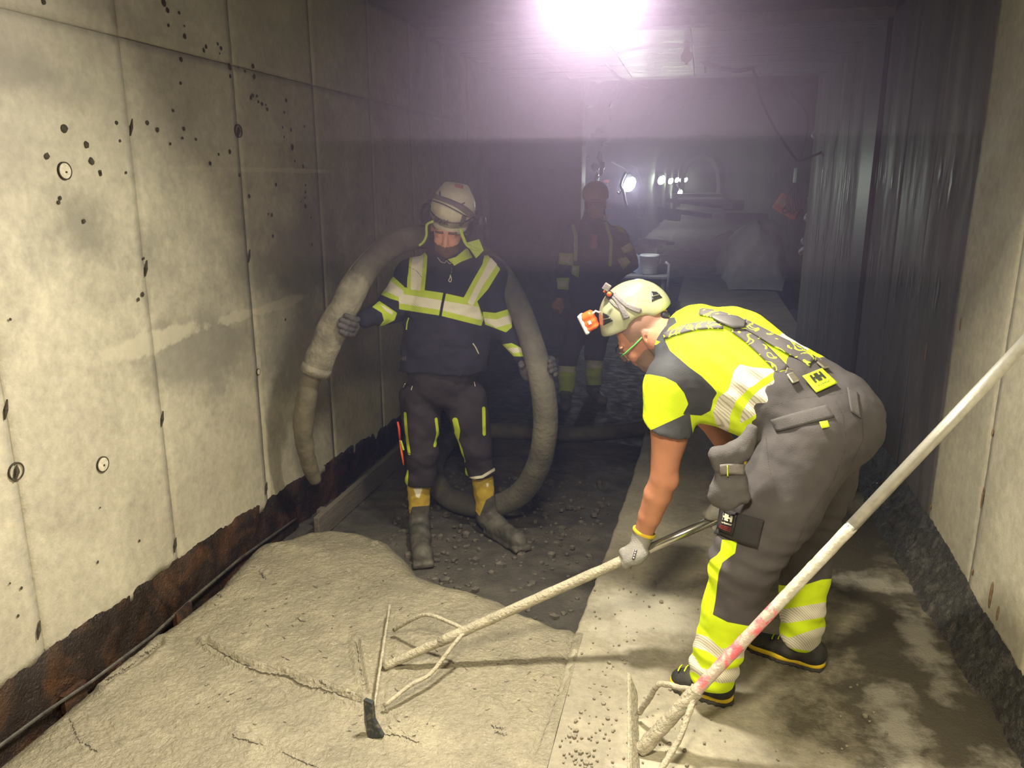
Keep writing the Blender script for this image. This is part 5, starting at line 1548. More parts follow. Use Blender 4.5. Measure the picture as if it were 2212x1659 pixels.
# helmet
hhc = aty(1369, 674, 2.95); hhf, hhu = np.array([-.875, -.08, -.46]), np.array([-.46, -.08, .875])
F_, U_, Rr_ = frame(hhf, hhu); Rm = np.stack([Rr_, F_, U_], 1); hat = lambda x, y, z: hhc + x * Rr_ + y * F_ + z * U_
B = Body(); B.ell(hat(0, 0, 0), (.108, .133, .118), Rm, .02); B.ell(hat(0, .075, -.035), (.085, .068, .05), Rm, .03); B.ell(hat(0, -.075, -.02), (.09, .055, .055), Rm, .03)
for q in (-1, 1): B.cone(hat(q * .045, .08, .045), hat(q * .05, -.06, .078), .010, .010, .04)
B.ell(hat(0, 0, -.012), (.099, .124, .108), Rm, .006, sub=True)
B.cut(hat(0, .0, -.030), -U_ * 1.0 + 0 * F_, .004)
# raise the edge over the ear
B.ell(hat(.105, -.01, -.045), (.05, .045, .032), Rm, .02, sub=True); B.ell(hat(-.105, -.01, -.045), (.05, .045, .032), Rm, .02, sub=True)
helm = body_mesh('helmet', B, .0042, m_cream, bender)
hb_ = bvh_of(helm)
B = Body(); B.ell(hat(0, 0, -.005), (.101, .126, .108), Rm, .02); B.ell(hat(0, 0, -.022), (.086, .112, .098), Rm, .006, sub=True); B.cut(hat(0, 0, -.036), -U_, .003)
body_mesh('harness_liner', B, .006, mat('liner_grey', (.16, .16, .145), None, 10, .8), helm)
for quad in ([(1303, 676), (1313, 680), (1324, 693), (1304, 703)], [(1407, 630), (1418, 631), (1430, 643), (1408, 652)]):
    v_, Av = patch('vent', hb_, quad, m_black, helm, .0012, .0025, 6, 6)
    a = [np.array(q) for q in quad]; strap('vent_rib', hb_, [tuple((a[0] + a[3]) / 2), tuple((a[1] + a[2]) / 2)], 2, m_metal, helm, .004, .001, 3)
strap('headlamp_strap', hb_, [(1302, 735 - 30), (1309, 640), (1318, 632)], 6, m_webbing, helm, .003, .002) if False else None
sp1 = strap('headlamp_strap', hb_, [(1317, 632), (1333, 648), (1347, 672), (1354, 688)], [12, 10, 12, 14], m_webbing, helm, .003, .003)
strap('strap_web', hb_, [(1329, 636), (1346, 654), (1362, 664), (1384, 672)], [10, 8, 10, 12], m_webbing, helm, .004, .003)
strap('strap_web', hb_, [(1312, 640), (1326, 657), (1340, 667)], [6, 5, 5], m_webbing, helm, .003, .002)
for (cx, cy, rz, sz, m) in [(1311, 620, .0, (.026, .018, .026), m_webbing), (1311, 629, 0, (.022, .022, .016), m_orange), (1316, 635, 0, (.030, .016, .024), m_black)]:
    h = hb_.ray_cast(Vector(CAMP), Vector(ray(max(cx, 1316), cy + 8)).normalized())
    p = aty(cx, cy, h[0].y if h[0] else 2.88)
    s = MB(); s.box(p + np.array([0, -.006, 0]), sz, Matrix.Rotation(.55, 3, 'Y')); bevel(s.build('strap_buckle', m, helm), .003)
s = MB(); p = aty(1316, 635, 2.845); s.lathe(p, [(.0001, 0), (.009, 0), (.009, .004), (.0001, .006)], 14, Matrix.Rotation(math.pi / 2, 3, 'X')); s.build('orange_button', m_orange, helm, True)
# headlamp
lc = aty(1273, 693, 2.93); q = Matrix.Rotation(math.radians(-28), 3, 'Y')
Bh = Body(); Bh.box(lc, (.026, .030, .036), np.array(q), .012, .01); Bh.wrinkle(lambda P: .0012 * np.sin((P - lc) @ np.array(q)[:, 2] * 260))
hl = body_mesh('headlamp', Bh, .003, m_orange, helm)
Bh = Body(); Bh.box(lc + np.array(q) @ np.array([-.022, 0, -.002]), (.009, .031, .040), np.array(q), .006, .01)
body_mesh('headlamp_lens', Bh, .003, m_white, helm)
s = MB(); s.box(lc + np.array(q) @ np.array([.004, -.032, -.004]), (.012, .003, .014), q); bevel(s.build('headlamp_logo', m_white, helm), .001)
s = MB(); s.tube([lc + np.array(q) @ np.array([.024, -.01, .02]), lc + np.array(q) @ np.array([.04, -.01, .024]), lc + np.array(q) @ np.array([.05, 0, .01])], .004, 6); s.build('headlamp_bracket', m_white, helm)
s = MB(); s.box(aty(1434, 686, 2.90), (.036, .05, .045), Matrix.Rotation(.4, 3, 'Y')); bevel(s.build('adjuster', m_black, helm), .012)
hs = lettering  # handwriting on the side of the shell
tmpo, Ah = patch('handwriting_field', hb_, [(1350, 640), (1404, 640), (1404, 652), (1350, 652)], m_cream, helm, .0006, .0004, 10, 3)
lettering('handwriting', 'SSP  Shaka', Ah, mat('pencil', (.42, .43, .28), None, 10, .6), helm, .03, .97, .15, .85, .0012, -1)
bpy.data.objects.remove(tmpo)
# safety glasses
e0 = at2(.079, -.005, .012); e1 = at2(.070, .085, .008)
gls = MB(); gls.tube([at2(.080, -.02, .020), e0, at2(.078, .04, .012), e1, at2(.058, .104, .006)], [.003, .004, .004, .003, .003], 8)
gl_ = gls.build('safety_glasses', m_green, bender, True)
s = MB(); s.tube([at2(-.080, -.02, .020), at2(-.078, .04, .012), at2(-.070, .085, .008), at2(-.058, .104, .006)], .003, 8); s.build('temple', m_green, gl_, True)
s = MB(); s.tube([at2(.062, .100, .016), at2(.03, .114, .018), at2(0, .118, .012), at2(-.03, .114, .018), at2(-.062, .100, .016)], .0025, 8); s.build('brow_bar', m_black, gl_, True)
for sgn in (-1, 1):
    rows = []
    for i in range(8):
        a = i / 7; row = []
        for j in range(6):
            b = j / 5; x = .006 + .058 * a; row.append(at2(sgn * x, .120 - .024 * a ** 2.2, .016 - .042 * b * (1 - .25 * (a - .5) ** 2)))
        rows.append(row)
    o = grid_mesh('lens', np.array(rows), 8, 6, m_grass, gl_); md = o.modifiers.new('s', 'SOLIDIFY'); md.thickness = .0015
# ================================================================== the two standing men
m_navy = layered('navy_jacket_cloth', (.020, .018, .038), [(.46, .58, .045), 'retro', (.008, .008, .012)], .85, .35, 300, .15)
m_black_t = layered('dark_work_trousers', (.032, .026, .034), [(.50, .62, .04), 'retro', (.05, .042, .05)], .85, .4, 300, .2)
NEON2 = mat('dull_neon', (.46, .58, .05), (.38, .50, .05), 20, .7, bump=.2)


def camf(yawoff=0, down=0, pos=(0, 0)):
    d = np.array([-pos[0], -pos[1], 0.]); d /= np.linalg.norm(d); a = yawoff
    d = np.array([d[0] * math.cos(a) - d[1] * math.sin(a), d[0] * math.sin(a) + d[1] * math.cos(a), 0])
    return np.array([d[0] * math.cos(down), d[1] * math.cos(down), -math.sin(down)])


def standing(J, hc, hf, hu, skin, jacket, trousers, h, label, hands=(), jr=1.0, det=True, hem_z=None, cuffs=(), gm=None, seed=0, hood=True, leg_end=(.1, .1), hbody=.0042):
    """J: joints neck chest waist pelvis, shR elR wrR, shL elL wrL, hipR knR anR, hipL knL anL"""
    B = Body()
    at, R = head_ops(B, hc, hf, hu, 1.0, detail=det)
    B.cone(at(0, -.03, -.04), J['neck'], .056, .062, .03)
    lat = J['shL'] - J['shR']; lat = lat / np.linalg.norm(lat); fw = np.cross(lat, [0, 0, 1]); fw /= np.linalg.norm(fw); sq_ = (fw, .68)
    B.chain([J['neck'], J['chest'], J['waist'], J['pelvis']], [.07, .13, .13, .135], .05, sq_)
    for s_ in 'RL':
        B.chain([lerp(J['chest'], J['sh' + s_], .5) + np.array([0, 0, .05]), J['sh' + s_], J['el' + s_], J['wr' + s_]], [.06, .055, .042, .029], .03)
        B.chain([J['hip' + s_], J['kn' + s_], J['an' + s_]], [.08, .052, .036], .03)
        B.cone(J['an' + s_], J['an' + s_] + np.array([.0, -.0, -.05]), .034, .022, .02)
    for hd in hands: hand_ops(B, *hd['a'], **hd['k'])
    p = body_mesh('person', B, hbody, skin)
    tag(p, label, 'person')
    # jacket
    B = Body(); c = J['chest']
    mid = lerp(J['chest'], J['waist'], .5)
    hem = np.array([J['pelvis'][0], J['pelvis'][1], hem_z])
    B.chain([J['neck'] + np.array([0, 0, -.06]), c, mid, J['waist'], hem + np.array([0, 0, -.02])], [.12 * jr, .190 * jr, .192 * jr, .190 * jr, .200 * jr], .07, (fw, .72))
    for s_ in 'RL':
        B.cone(J['neck'] + np.array([0, 0, -.03]), J['sh' + s_] + np.array([0, 0, .005]), .075, .078 * jr, .05)
        B.chain([J['sh' + s_], J['el' + s_], lerp(J['el' + s_], J['wr' + s_], .93)], [.084 * jr, .070 * jr, .056 * jr], .035)
        w_ = J['wr' + s_] - J['el' + s_]
    if hood:
        B.cone(J['neck'] + np.array([0, .0, .0]), at(0, -.035, -.06), .095, .092, .05)
    B.cut((0, 0, hem_z), (0, 0, -1), .006)
    B.wrinkle(fold(10, .012, 30 + seed, (1, 1, .8))).wrinkle(fold(34, .0060, 31 + seed, (1, 1, 1.3)))
    B.wrinkle(lambda P: .005 * np.sin(P @ np.array([50, 10, 66.]) + 3 * noise3(P, 9, 32 + seed, 2)) * (np.exp(-(np.linalg.norm(P - J['elR'], axis=1) / .12) ** 2) + np.exp(-(np.linalg.norm(P - J['elL'], axis=1) / .12) ** 2)))
    jk = body_mesh('jacket', B, h, jacket, p)
    # trousers
    B = Body()
    B.cone(J['pelvis'] + np.array([0, 0, .02]), J['waist'] - np.array([0, 0, .04]), .175, .172, .04, (fw, .72))
    for s_, le in zip('RL', leg_end):
        B.chain([J['hip' + s_], lerp(J['hip' + s_], J['kn' + s_], .5), J['kn' + s_], lerp(J['kn' + s_], J['an' + s_], .5), J['an' + s_]], [.108, .094, .080, .070, .064], .022)
        B.ell(J['kn' + s_] + fw * -.035, (.06, .06, .085), None, .03) if False else None
    for s_, le in zip('RL', leg_end):
        B.box(J['an' + s_] + np.array([0, 0, le - .12 - J['an' + s_][2] + 0]) * 1.0, (.12, .12, .12), None, .005, .004, sub=True)
    B.wrinkle(fold(15, .009, 40 + seed)).wrinkle(fold(46, .0035, 41 + seed, (1, 1, 1.5)))
    tr = body_mesh('trousers', B, h, trousers, p)
    return p, jk, tr, at, R, fw


# ---------------- man with the hose
def A_(px, py, y): return aty(px, py, y)


J1 = dict(neck=A_(967, 572, 3.70), chest=A_(965, 640, 3.70), waist=A_(960, 745, 3.68), pelvis=A_(955, 815, 3.68),
          shR=A_(889, 592, 3.68), elR=A_(845, 668, 3.54), wrR=A_(790, 690, 3.39),
          shL=A_(1056, 597, 3.74), elL=A_(1084, 700, 3.74), wrL=A_(1132, 768, 3.66),
          hipR=A_(908, 860, 3.68), knR=A_(912, 978, 3.62), anR=A_(905, 1085, 3.66),
          hipL=A_(1004, 860, 3.72), knL=A_(1028, 965, 3.70), anL=A_(1046, 1065, 3.78))
i1 = int(np.argmin([abs(p[0]) for p in (topx(HOSE_SP)[:, 1] - 690)[:80, None]]))
pxs = topx(HOSE_SP)
i1 = int(np.argmin(np.linalg.norm(pxs - [731, 688], axis=1))); i2 = int(np.argmin(np.linalg.norm(pxs - [1163, 795], axis=1)))
ax1 = HOSE_SP[i1 + 1] - HOSE_SP[i1 - 1]; ax1 /= np.linalg.norm(ax1); ax2 = HOSE_SP[i2 + 1] - HOSE_SP[i2 - 1]; ax2 /= np.linalg.norm(ax2)
CR_, CL_ = HOSE_SP[i1], HOSE_SP[i2]
N1 = J1['wrR'] - CR_; N2 = J1['wrL'] - CL_
N2 = N2 + np.array([0, .12, 0])
hc1 = A_(969, 493, 3.62); hf1 = np.array([.13, -.87, -.42]); hu1 = np.array([.17, -.50, .86])
h1a = dict(a=(CR_, -ax1, N1, HOSE_RS[i1] + .006, J1['wrR']), k=dict(s=.98, arc=78, side=-1, start=8, tarc=25, spread=.026, k=.004))
h1b = dict(a=(CL_, ax2, N2, HOSE_RS[i2] + .004, J1['wrL']), k=dict(s=.98, arc=110, side=-1, start=35, tarc=30, spread=.024, k=.004))
m_skin1 = skin_layers('hose_man_skin', (.56, .27, .19), (.13, .075, .055), (.10, .06, .05))
man1, jk1, tr1, at1, R1, fw1 = standing(J1, hc1, hf1, hu1, m_skin1, m_navy, m_black_t, .0075, 'person in navy hi-vis jacket, white helmet and yellow boots holding the concrete hose', [h1a, h1b], hem_z=float(A_(955, 806, 3.6)[2]), leg_end=(float(A_(905, 1052, 3.6)[2]), float(A_(1045, 1032, 3.7)[2])), seed=1)
V = verts(man1); Lc = (V - hc1) @ R1; near = np.linalg.norm(Lc, axis=1) < .17
bd_ = np.where(near & (Lc[:, 1] > -.02), 350 * (-.038 - Lc[:, 2] - .008 * np.cos(Lc[:, 0] * 40)) - 260 * np.maximum(0, .012 - np.abs(Lc[:, 2] + .060)) * (np.abs(Lc[:, 0]) < .024) * (Lc[:, 1] > .08) + 1.5 * noise3(V, 240, 6, 2), -50)
bd_ = np.maximum(bd_, np.where(near, 400 * (np.abs(Lc[:, 0]) - .058) - 3 * (Lc[:, 1] > .04), -50) * (Lc[:, 2] < -.02) - 50 * (Lc[:, 2] >= -.02))
brow = np.where(near & (Lc[:, 1] > .07), 600 * (.0055 - np.abs(Lc[:, 2] - .026)) * (np.abs(np.abs(Lc[:, 0]) - .032) < .022) - 5 * (np.abs(np.abs(Lc[:, 0]) - .032) >= .022), -50)
paint(man1, [[bd_], [brow]], V)
yel1 = [[(903, 529), (912, 536), (923, 553), (921, 590), (917, 628), (879, 622), (880, 600), (882, 589), (885, 553)],
        [(862, 619), (959, 633), (1030, 649), (1036, 664), (1044, 690), (1040, 704), (1031, 702), (952, 682), (862, 668)],
        [(1048, 545), (1081, 581), (1054, 625), (1030, 652), (1030, 664), (1000, 646), (1021, 607), (1042, 571)],
        [(837, 586), (873, 619), (873, 654), (843, 645), (818, 634)], [(804, 663), (819, 650), (858, 676), (852, 692), (816, 710), (829, 692), (825, 676)],
        [(1042, 673), (1070, 676), (1104, 666), (1106, 707), (1093, 718), (1048, 701)], [(1084, 744), (1105, 741), (1134, 755), (1132, 770), (1110, 770)],
        [(1033, 517), (1042, 541), (1028, 556), (1009, 529)], [(976, 577), (962, 562), (985, 555), (1009, 535), (1021, 556), (997, 565)]]
ret1 = [[(905, 538), (914, 553), (912, 590), (908, 628), (887, 625), (888, 577), (891, 556)],
        [(862, 634), (956, 649), (1034, 663), (1042, 692), (1033, 690), (953, 670), (862, 655)],
        [(1060, 556), (1074, 571), (1042, 619), (1021, 661), (1010, 654), (1027, 619), (1048, 580)],
        [(834, 600), (872, 628), (870, 646), (822, 624)], [(822, 657), (849, 673), (848, 681), (831, 670)],
        [(1045, 687), (1072, 690), (1104, 679), (1104, 699), (1072, 708), (1048, 696)], [(1095, 752), (1123, 750), (1132, 760), (1108, 763)]]
V = verts(jk1); front = ((V - J1['chest']) @ fw1) * np.sign(fw1 @ (CAMP - J1['chest']) * 1.0)
P2_ = topx(V)
fr_ok = front > -.16
paint(jk1, [[only(yel1, fr_ok)], [only(ret1, fr_ok)], [only([('line', [(961, 631), (956, 655), (951, 683)], 6), ('line', [(951, 684), (950, 740), (949, 806)], 1.5)], fr_ok), only([('line', [(880, 575), (900, 585), (912, 600)], 1)], fr_ok)]], V)
jb1 = bvh_of(jk1)
V = verts(tr1); P2_ = topx(V); ok = V[:, 2] > -1
paint(tr1, [[only([('line', [(875, 893), (878, 940), (884, 980)], 6), ('line', [(942, 905), (946, 937), (939, 963)], 6), ('line', [(983, 908), (988, 930), (986, 945)], 12), ('line', [(986, 945), (996, 970), (1003, 997)], 5), ('line', [(1045, 882), (1046, 938)], 7), ('line', [(879, 1018), (877, 1052)], 7), ('line', [(1003, 1012), (1008, 1030)], 7)], ok)],
            [only([('line', [(1012, 1034), (1042, 1030), (1068, 1014)], 6)], ok)], [only([('line', [(875, 978), (915, 984), (942, 972)], 2), ('line', [(860, 830), (872, 850)], 2)], ok)]], V)
# hood, laid open under the helmet with its neon edge
m_hood = mat('navy_hood', (.020, .018, .038), (.016, .015, .03), 14, .85, bump=.3, bscale=300)
def curve_tube(name, pts, r, m, parent, n=8):
    s = MB(); s.tube(spline(pts, 6), r, n); return s.build(name, m, parent, True)


B = Body(); B.cone(at1(0, -.045, -.09), at1(0, -.03, .04), .112, .110, .03); B.ell(at1(0, -.03, .03), (.112, .112, .10), R1, .03)
B.cone(at1(0, .10, -.10), at1(0, .14, .12), .082, .084, .02, sub=True); B.cone(at1(0, .0, -.06), at1(0, .01, .05), .086, .083, .015, sub=True)
B.cut(at1(0, 0, .055), R1 @ np.array([0, 0, 1.]), .004); B.wrinkle(fold(26, .004, 51))
hd1 = body_mesh('hood', B, .006, m_hood, jk1)
curve_tube('neon_edge', [A_(935, 478, 3.50), A_(922, 486, 3.52), A_(921, 508, 3.53), A_(915, 522, 3.54), A_(906, 530, 3.55)], .006, NEON2, jk1)
curve_tube('neon_edge', [A_(994, 494, 3.52), A_(1000, 512, 3.52), A_(1008, 528, 3.54), A_(1024, 538, 3.56), A_(1040, 540, 3.60)], .008, NEON2, jk1)
s = MB(); s.add([A_(1033, 518, 3.60), A_(1043, 542, 3.60), A_(1028, 558, 3.56), A_(1016, 540, 3.54), A_(1004, 526, 3.55)], [(0, 1, 2, 3, 4)]); o = s.build('neon_flap', NEON2, jk1); md = o.modifiers.new('s', 'SOLIDIFY'); md.thickness = .008
# neck tube and hanging glasses, zip pulls
B = Body(); B.cone(J1['neck'] + np.array([.005, -.045, -.015]), at1(0, -.03, -.125), .083, .070, .03); B.wrinkle(fold(30, .005, 52)); body_mesh('neck_tube', B, .006, m_hood, man1)
def j_on(px, py, lift=.006, b=None):
    h = (b or jb1).ray_cast(Vector(CAMP), Vector(ray(px, py)).normalized()); return np.array(h[0] + h[1] * (lift if h[1].dot(Vector(CAMP) - h[0]) > 0 else -lift)) if h[0] is not None else A_(px, py, 3.5)


m_dark_pl = mat('grey_frame', (.30, .29, .31), None, 10, .3)
curve_tube('hanging_glasses', [j_on(948, 556, .02), j_on(953, 566, .02), j_on(962, 569, .02), j_on(966, 562, .022), j_on(972, 569, .02), j_on(977, 563, .02)], .0022, m_dark_pl, man1, 6)
curve_tube('zip_pull', [j_on(974, 580), j_on(973, 592), j_on(971, 601), j_on(969, 607), j_on(973, 610), j_on(975, 604), j_on(973, 596)], .0022, m_retro, jk1, 6)
s = MB(); s.box(j_on(974, 584, .008), (.010, .005, .022)); s.build('zip_tab', NEON2, jk1)
curve_tube('pocket_zip', [j_on(885, 686), j_on(881, 698), j_on(880, 712)], .0035, NEON2, jk1, 6)
curve_tube('pocket_zip', [j_on(1020, 741), j_on(1026, 750), j_on(1032, 764)], .0035, m_retro, jk1, 6)
s = jk1
pz, Apz = patch('breast_logo', jb1, [(866, 767), (879, 768), (879, 781), (866, 780)], m_hood, jk1, .002, .001, 4, 4)
lettering('logo', 'HH', Apz, mat('grey_print', (.12, .11, .13), None), jk1, .1, .9, .2, .9, .003, 5)
# holster tabs
trb1 = bvh_of(tr1)
for (a, b) in [((875, 829), (873, 838)), ((893, 833), (890, 843)), ((1022, 825), (1025, 836))]:
    s = MB(); s.tube([j_on(*a, .006, trb1), j_on(*b, .006, trb1)], .002, 6); s.build('tool_loop', m_retro, tr1)
kn = empty('utility_knife', j_on(861, 915, .02, trb1)); tag(kn, 'red utility knife hanging at the thigh of the man with the hose', 'knife')
yk = float(J1['hipR'][1]) - .10
s = MB(); s.tube([A_(859, 911, yk), A_(862, 925, yk), A_(864, 950, yk)], [.007, .009, .008], 8, flat=.6); s.build('handle', m_red, kn, True)
s = MB(); s.tube([A_(864, 950, yk), A_(868, 978, yk), A_(872, 1004, yk)], [.007, .009, .006], 8, flat=.6); s.build('blade_cover', m_orange, kn, True)
s = MB(); s.tube([A_(866, 952, yk - .01), A_(872, 972, yk - .01)], .005, 8); s.build('clip', NEON2, kn)

# gloves
for nm, hd, w0, e0_ in (('glove', h1a, J1['wrR'], J1['elR']), ('glove', h1b, J1['wrL'], J1['elL'])):
    B = Body(); k_ = dict(hd['k']); k_['glove'] = .0048; k_['s'] = .98; hand_ops(B, *hd['a'][:4], hd['a'][4], **k_)
    wv = (e0_ - w0) / np.linalg.norm(e0_ - w0)
    B.cone(w0, w0 + wv * .03, .034, .040, .01); B.cut(w0 + wv * .035, wv, .003); B.wrinkle(fold(60, .0015, 55))
    gl = body_mesh(nm, B, .0048, mat('muddy_glove', (.085, .08, .088), (.055, .053, .06), 30, .75, bump=.4), man1)
    q = Vector((0, 0, 1)).rotation_difference(Vector(wv)).to_matrix(); s = MB(); s.lathe(w0 + wv * .03, [(.038, -.003), (.042, 0), (.042, .007), (.038, .009)], 20, q); s.build('cuff', m_sole if w0 is J1['wrL'] else mat('ochre_cuff', (.45, .33, .16), None), gl, True)

# rubber boots
m_boot = layered('muddy_boot', (.085, .080, .070), [(.46, .32, .045), (.75, .70, .60)], .5, .5, 60, .35)


def boot(top, an, heel, toe, parent, yel, ref, r=.060, seed=0):
    B = Body(); d = toe - heel; L0 = np.linalg.norm(d); d = d / L0; up = np.array([0, 0, 1.])
    B.cone(top, an, r, r * .86, .03)
    B.cone(an, heel + d * .055 + up * .06, r * .9, .050, .03)
    B.cone(heel + d * .055 + up * .052, toe - d * .06 + up * .045, .050, .050, .03)
    B.box((heel + toe) / 2 + up * .016, (.052, L0 / 2, .016), np.stack([np.cross(d, up), d, up], 1), .012, .01)
    B.cut(heel + up * .001, (0, 0, -1), .003); B.cut(top, up, .003)
    B.wrinkle(fold(34, .0045, 60 + seed)).wrinkle(fold(110, .0015, 61 + seed))
    o = body_mesh('boot', B, .006, m_boot, parent); V_ = verts(o); paint(o, [yel, ref], V_); return o


gz = -.095
hR, tR = atz(906, 1172, gz), atz(903, 1222, gz); hL, tL = atz(1060, 1150, gz), atz(1128, 1192, gz)
tR = hR + (tR - hR) / np.linalg.norm(tR - hR) * .29 + np.array([.03, 0, 0]); tL = hL + (tL - hL) / np.linalg.norm(tL - hL) * .30
boot(A_(905, 1042, 3.66), A_(906, 1140, 3.64), hR, tR, man1, [[(860, 1030), (950, 1030), (927, 1092), (890, 1095), (886, 1110), (870, 1090)]], [[(893, 1055), (913, 1053), (906, 1076), (899, 1074)]], seed=0)
boot(A_(1042, 1022, 3.76), A_(1052, 1115, 3.78), hL, tL, man1, [[(1000, 1010), (1075, 1010), (1066, 1070), (1050, 1080), (1036, 1115), (1024, 1100), (1005, 1060)]], [[(1050, 1044), (1056, 1044), (1055, 1052), (1051, 1052)]], seed=3)

# helmet with raised visor and ear defenders
m_dirty = mat('dirty_cream_shell', (.56, .52, .40), (.36, .33, .25), 9, .4, .6, bump=.1, lo=.42, hi=.75)
hh1 = A_(979, 449, 3.635); f1_, u1_ = np.array([.13, -.84, -.50]), np.array([.26, -.42, .87])
F1, U1, R1_ = frame(f1_, u1_); Rm1 = np.stack([R1_, F1, U1], 1); hat1 = lambda x, y, z: hh1 + x * R1_ + y * F1 + z * U1
B = Body(); B.ell(hat1(0, 0, 0), (.104, .132, .112), Rm1, .02); B.ell(hat1(0, .085, -.035), (.080, .058, .045), Rm1, .03)
for q in (-1, 1): B.cone(hat1(q * .04, .09, .045), hat1(q * .045, -.06, .078), .010, .010, .03)
B.ell(hat1(0, 0, -.012), (.096, .124, .103), Rm1, .006, sub=True); B.cut(hat1(0, 0, -.058), -U1, .004)
he1 = body_mesh('helmet', B, .0045, m_dirty, man1); hb1 = bvh_of(he1)
m_browng = mat('dusty_strap', (.13, .105, .105), (.10, .08, .085), 30, .7)
strap('visor_band', hb1, [(938, 424), (955, 430), (985, 442), (1003, 453), (1020, 467)], [9, 9, 10, 12, 12], m_browng, he1, .006, .005)
strap('goggle_wire', hb1, [(936, 434), (960, 443), (985, 455), (1008, 468)], 2.0, m_black, he1, .009, .003, 3)
patch('top_badge', hb1, [(982, 397), (1001, 401), (999, 409), (984, 405)], mat('faded_red', (.45, .17, .13), None), he1, .001, .002, 6, 6)
for qd in ([(949, 414), (952, 413), (952, 422), (949, 424)], [(992, 442), (1005, 436), (1003, 441), (995, 444)]): patch('vent', hb1, qd, m_black if qd[0][0] < 960 else m_browng, he1, .001, .002, 4, 4)
# visor: clear bowed sheet in front of the shell
rows = []
for i in range(16):
    a = (i / 15 - .5) * 2.3; row = []
    for j in range(8):
        b = j / 7; row.append(hat1(.112 * math.sin(a), .020 + .128 * math.cos(a) - .01 * b, .020 - .090 * b * (1 - .25 * abs(a))))
    rows.append(row)
m_vis = mat('scratched_visor', (.92, .90, .84), None, 10, .08, trans=1.0); vz = grid_mesh('visor', np.array(rows), 16, 8, m_vis, he1); md = vz.modifiers.new('s', 'SOLIDIFY'); md.thickness = .002
mk = mat('brown_print', (.10, .085, .06), None, 10, .7)
vb_ = bvh_of(vz)
pA_, AA = patch('print_field', vb_, [(938, 466), (972, 475), (970, 489), (936, 480)], m_dirty, he1, .0008, .0005, 8, 4)
lettering('lettering', 'SMASK', AA, mk, vz, .05, .95, .10, .9, .002, 4)
bpy.data.objects.remove(pA_)
strap('crescent_logo', vb_, [(951, 457), (954, 463), (959, 463), (963, 461)], [1.5, 6, 5, 1.5], mk, he1, .003, .001, 3)
strap('dark_flash', hb1, [(1003, 466), (999, 478), (993, 488)], [9, 9, 6], m_browng, he1, .003, .002)
for q, (dx, px, py) in ((-1, (0, 921, 462)), (1, (0, 1036, 486))):
    c = hat1(q * .125, -.01, -.055) if q > 0 else hat1(q * .125, .0, -.03)
    c = A_(px, py, 3.70)
    B = Body(); B.ell(c, (.030, .042, .052), Rm1, .01); B.ell(c + R1_ * q * .0, (.024, .036, .058), Rm1, .02); em = body_mesh('ear_defender', B, .005, m_black, he1)
    s = MB(); s.tube([c + U1 * .04, c + U1 * .075, hat1(0, -.02, .03) + R1_ * (-.10 if px < 950 else .10)], .005, 8); s.build('arm', m_black, em, True)
curve_tube('coiled_cable', [A_(1026, 455, 3.66), A_(1034, 462, 3.64), A_(1028, 475, 3.62), A_(1036, 482, 3.62), A_(1031, 500, 3.62), A_(1038, 520, 3.64)], .0035, m_black, he1, 6)
B = Body(); B.ell(A_(1033, 512, 3.66), (.034, .035, .060), None, .02); B.ell(A_(1022, 525, 3.68), (.030, .03, .04), None, .02); body_mesh('radio_pouch', B, .006, m_hood, man1)

# ---------------- the man further back
Y3 = 6.45
J3 = dict(neck=A_(1284, 492, Y3), chest=A_(1286, 535, Y3), waist=A_(1284, 600, Y3), pelvis=A_(1280, 645, Y3),
          shR=A_(1238, 508, Y3), elR=A_(1219, 575, Y3 - .02), wrR=A_(1213, 640, Y3 - .10),
          shL=A_(1334, 512, Y3 + .02), elL=A_(1362, 568, Y3 + .02), wrL=A_(1328, 596, Y3 - .14),
          hipR=A_(1258, 665, Y3), knR=A_(1228, 768, Y3 - .08), anR=A_(1222, 848, Y3),
          hipL=A_(1302, 665, Y3), knL=A_(1284, 762, Y3 - .06), anL=A_(1283, 836, Y3 + .12))
hc3 = A_(1286, 440, Y3); hf3 = camf(-.05, .12, hc3); hu3 = np.array([0, -.1, 1.])
m_skin3 = skin_layers('far_man_skin', (.45, .22, .17), (.38, .18, .14), (.2, .12, .1))
bar3 = dict(a=(J3['wrR'] + np.array([-.02, -.02, -.10]), np.array([.1, .6, .3]), np.array([0, .1, 1.]), .02, J3['wrR']), k=dict(s=1, arc=150, side=1))
man3, jk3, tr3, at3, R3, fw3 = standing(J3, hc3, hf3, hu3, m_skin3, m_navy, m_black_t, .010, 'person in orange helmet and dark hi-vis jacket standing in the shade further back', [bar3], hem_z=float(A_(1280, 655, Y3)[2]), leg_end=(float(A_(1222, 852, Y3)[2]), float(A_(1283, 840, Y3)[2])), seed=5, hbody=.0065, det=True)
paint(man3, [[np.full(len(man3.data.vertices), -50.)], [np.full(len(man3.data.vertices), -50.)]])
V = verts(jk3); P2_ = topx(V); ok = V[:, 2] > -1
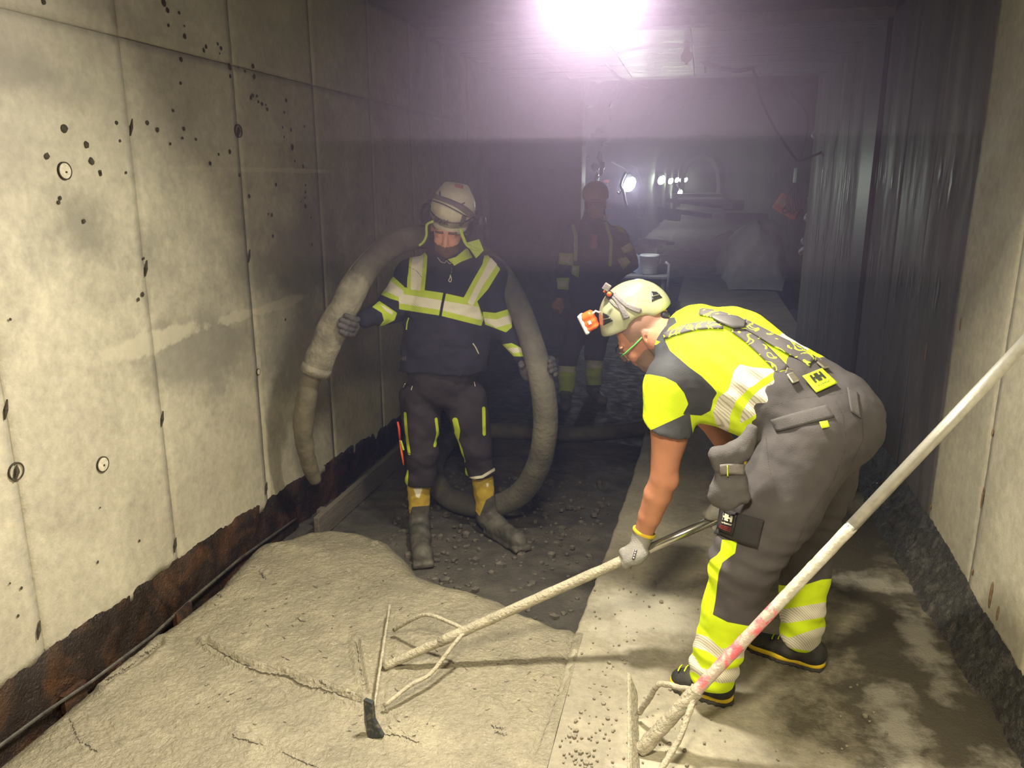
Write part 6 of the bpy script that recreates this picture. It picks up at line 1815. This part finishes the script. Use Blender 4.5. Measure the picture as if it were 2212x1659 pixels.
paint(jk3, [[only([[(1208, 546), (1238, 548), (1238, 574), (1206, 570)], [(1202, 600), (1230, 600), (1228, 626), (1204, 624)], ('line', [(1238, 488), (1244, 512), (1243, 560)], 8), ('line', [(1310, 482), (1320, 520), (1318, 572)], 7), [(1303, 464), (1330, 468), (1346, 490), (1352, 505), (1340, 500), (1322, 482), (1305, 476)], [(1332, 560), (1352, 554), (1362, 566), (1346, 582)], [(1340, 536), (1366, 522), (1372, 536), (1350, 548)], [(1236, 574), (1252, 574), (1250, 600), (1234, 592)]], ok)],
            [only([[(1210, 552), (1234, 554), (1234, 568), (1210, 564)], [(1204, 606), (1226, 606), (1226, 620), (1206, 619)], ('line', [(1242, 510), (1242, 560)], 3), [(1334, 562), (1350, 557), (1356, 566), (1344, 576)], [(1344, 536), (1364, 526), (1367, 534), (1350, 543)], [(1237, 577), (1246, 577), (1244, 594), (1236, 590)]], ok)],
            [only([[(1272, 480), (1298, 480), (1296, 500), (1286, 512), (1276, 500)]], ok)]], V)
V = verts(tr3); P2_ = topx(V); ok = V[:, 2] > -1
paint(tr3, [[only([[(1195, 790), (1245, 792), (1245, 850), (1195, 850)], [(1255, 778), (1310, 780), (1310, 832), (1255, 832)]], ok)], [only([[(1195, 790), (1245, 792), (1245, 804), (1195, 803)], [(1255, 778), (1310, 780), (1310, 796), (1285, 796), (1255, 790)]], ok)], [np.full(len(V), -50.)]], V)
m_hel3 = mat('orange_helmet', (.60, .27, .06), (.50, .22, .05), 8, .4)
F3, U3, R3_ = frame(hf3, hu3); Rm3 = np.stack([R3_, F3, U3], 1); hh3 = hc3 + U3 * .075
B = Body(); B.ell(hh3, (.108, .132, .105), Rm3, .02); B.ell(hh3 + F3 * .10 - U3 * .035, (.08, .06, .018), Rm3, .02); B.ell(hh3 - U3 * .012, (.10, .124, .096), Rm3, .006, sub=True); B.cut(hh3 - U3 * .042, -U3, .004)
body_mesh('helmet', B, .007, m_hel3, man3)
B = Body(); B.cone(J3['chest'] + np.array([0, -.115, .02]), J3['neck'] + np.array([0, -.06, -.03]), .05, .055, .02); body_mesh('red_undershirt', B, .008, mat('red_cloth', (.32, .07, .06), None), man3)
m_boot3 = layered('dark_boot', (.12, .115, .11), [(.3, .3, .28), (.3, .3, .3)], .6, .4, 60, .3)
for an, hx in ((J3['anR'], (1222, 868)), (J3['anL'], (1280, 855))):
    hl_ = atz(hx[0], hx[1], gz); tl_ = hl_ + camf(0 if an is J3['anR'] else .3, 0, hl_) * .28
    B = Body(); up = np.array([0, 0, 1.]); B.cone(an + up * .02, hl_ + up * .07, .055, .052, .03); B.cone(hl_ + up * .05, tl_ + up * .035, .05, .045, .03); B.cut(hl_, -up, .003)
    o = body_mesh('boot', B, .009, m_boot3, man3); paint(o, [[np.full(len(o.data.vertices), -50.)], [np.full(len(o.data.vertices), -50.)]])
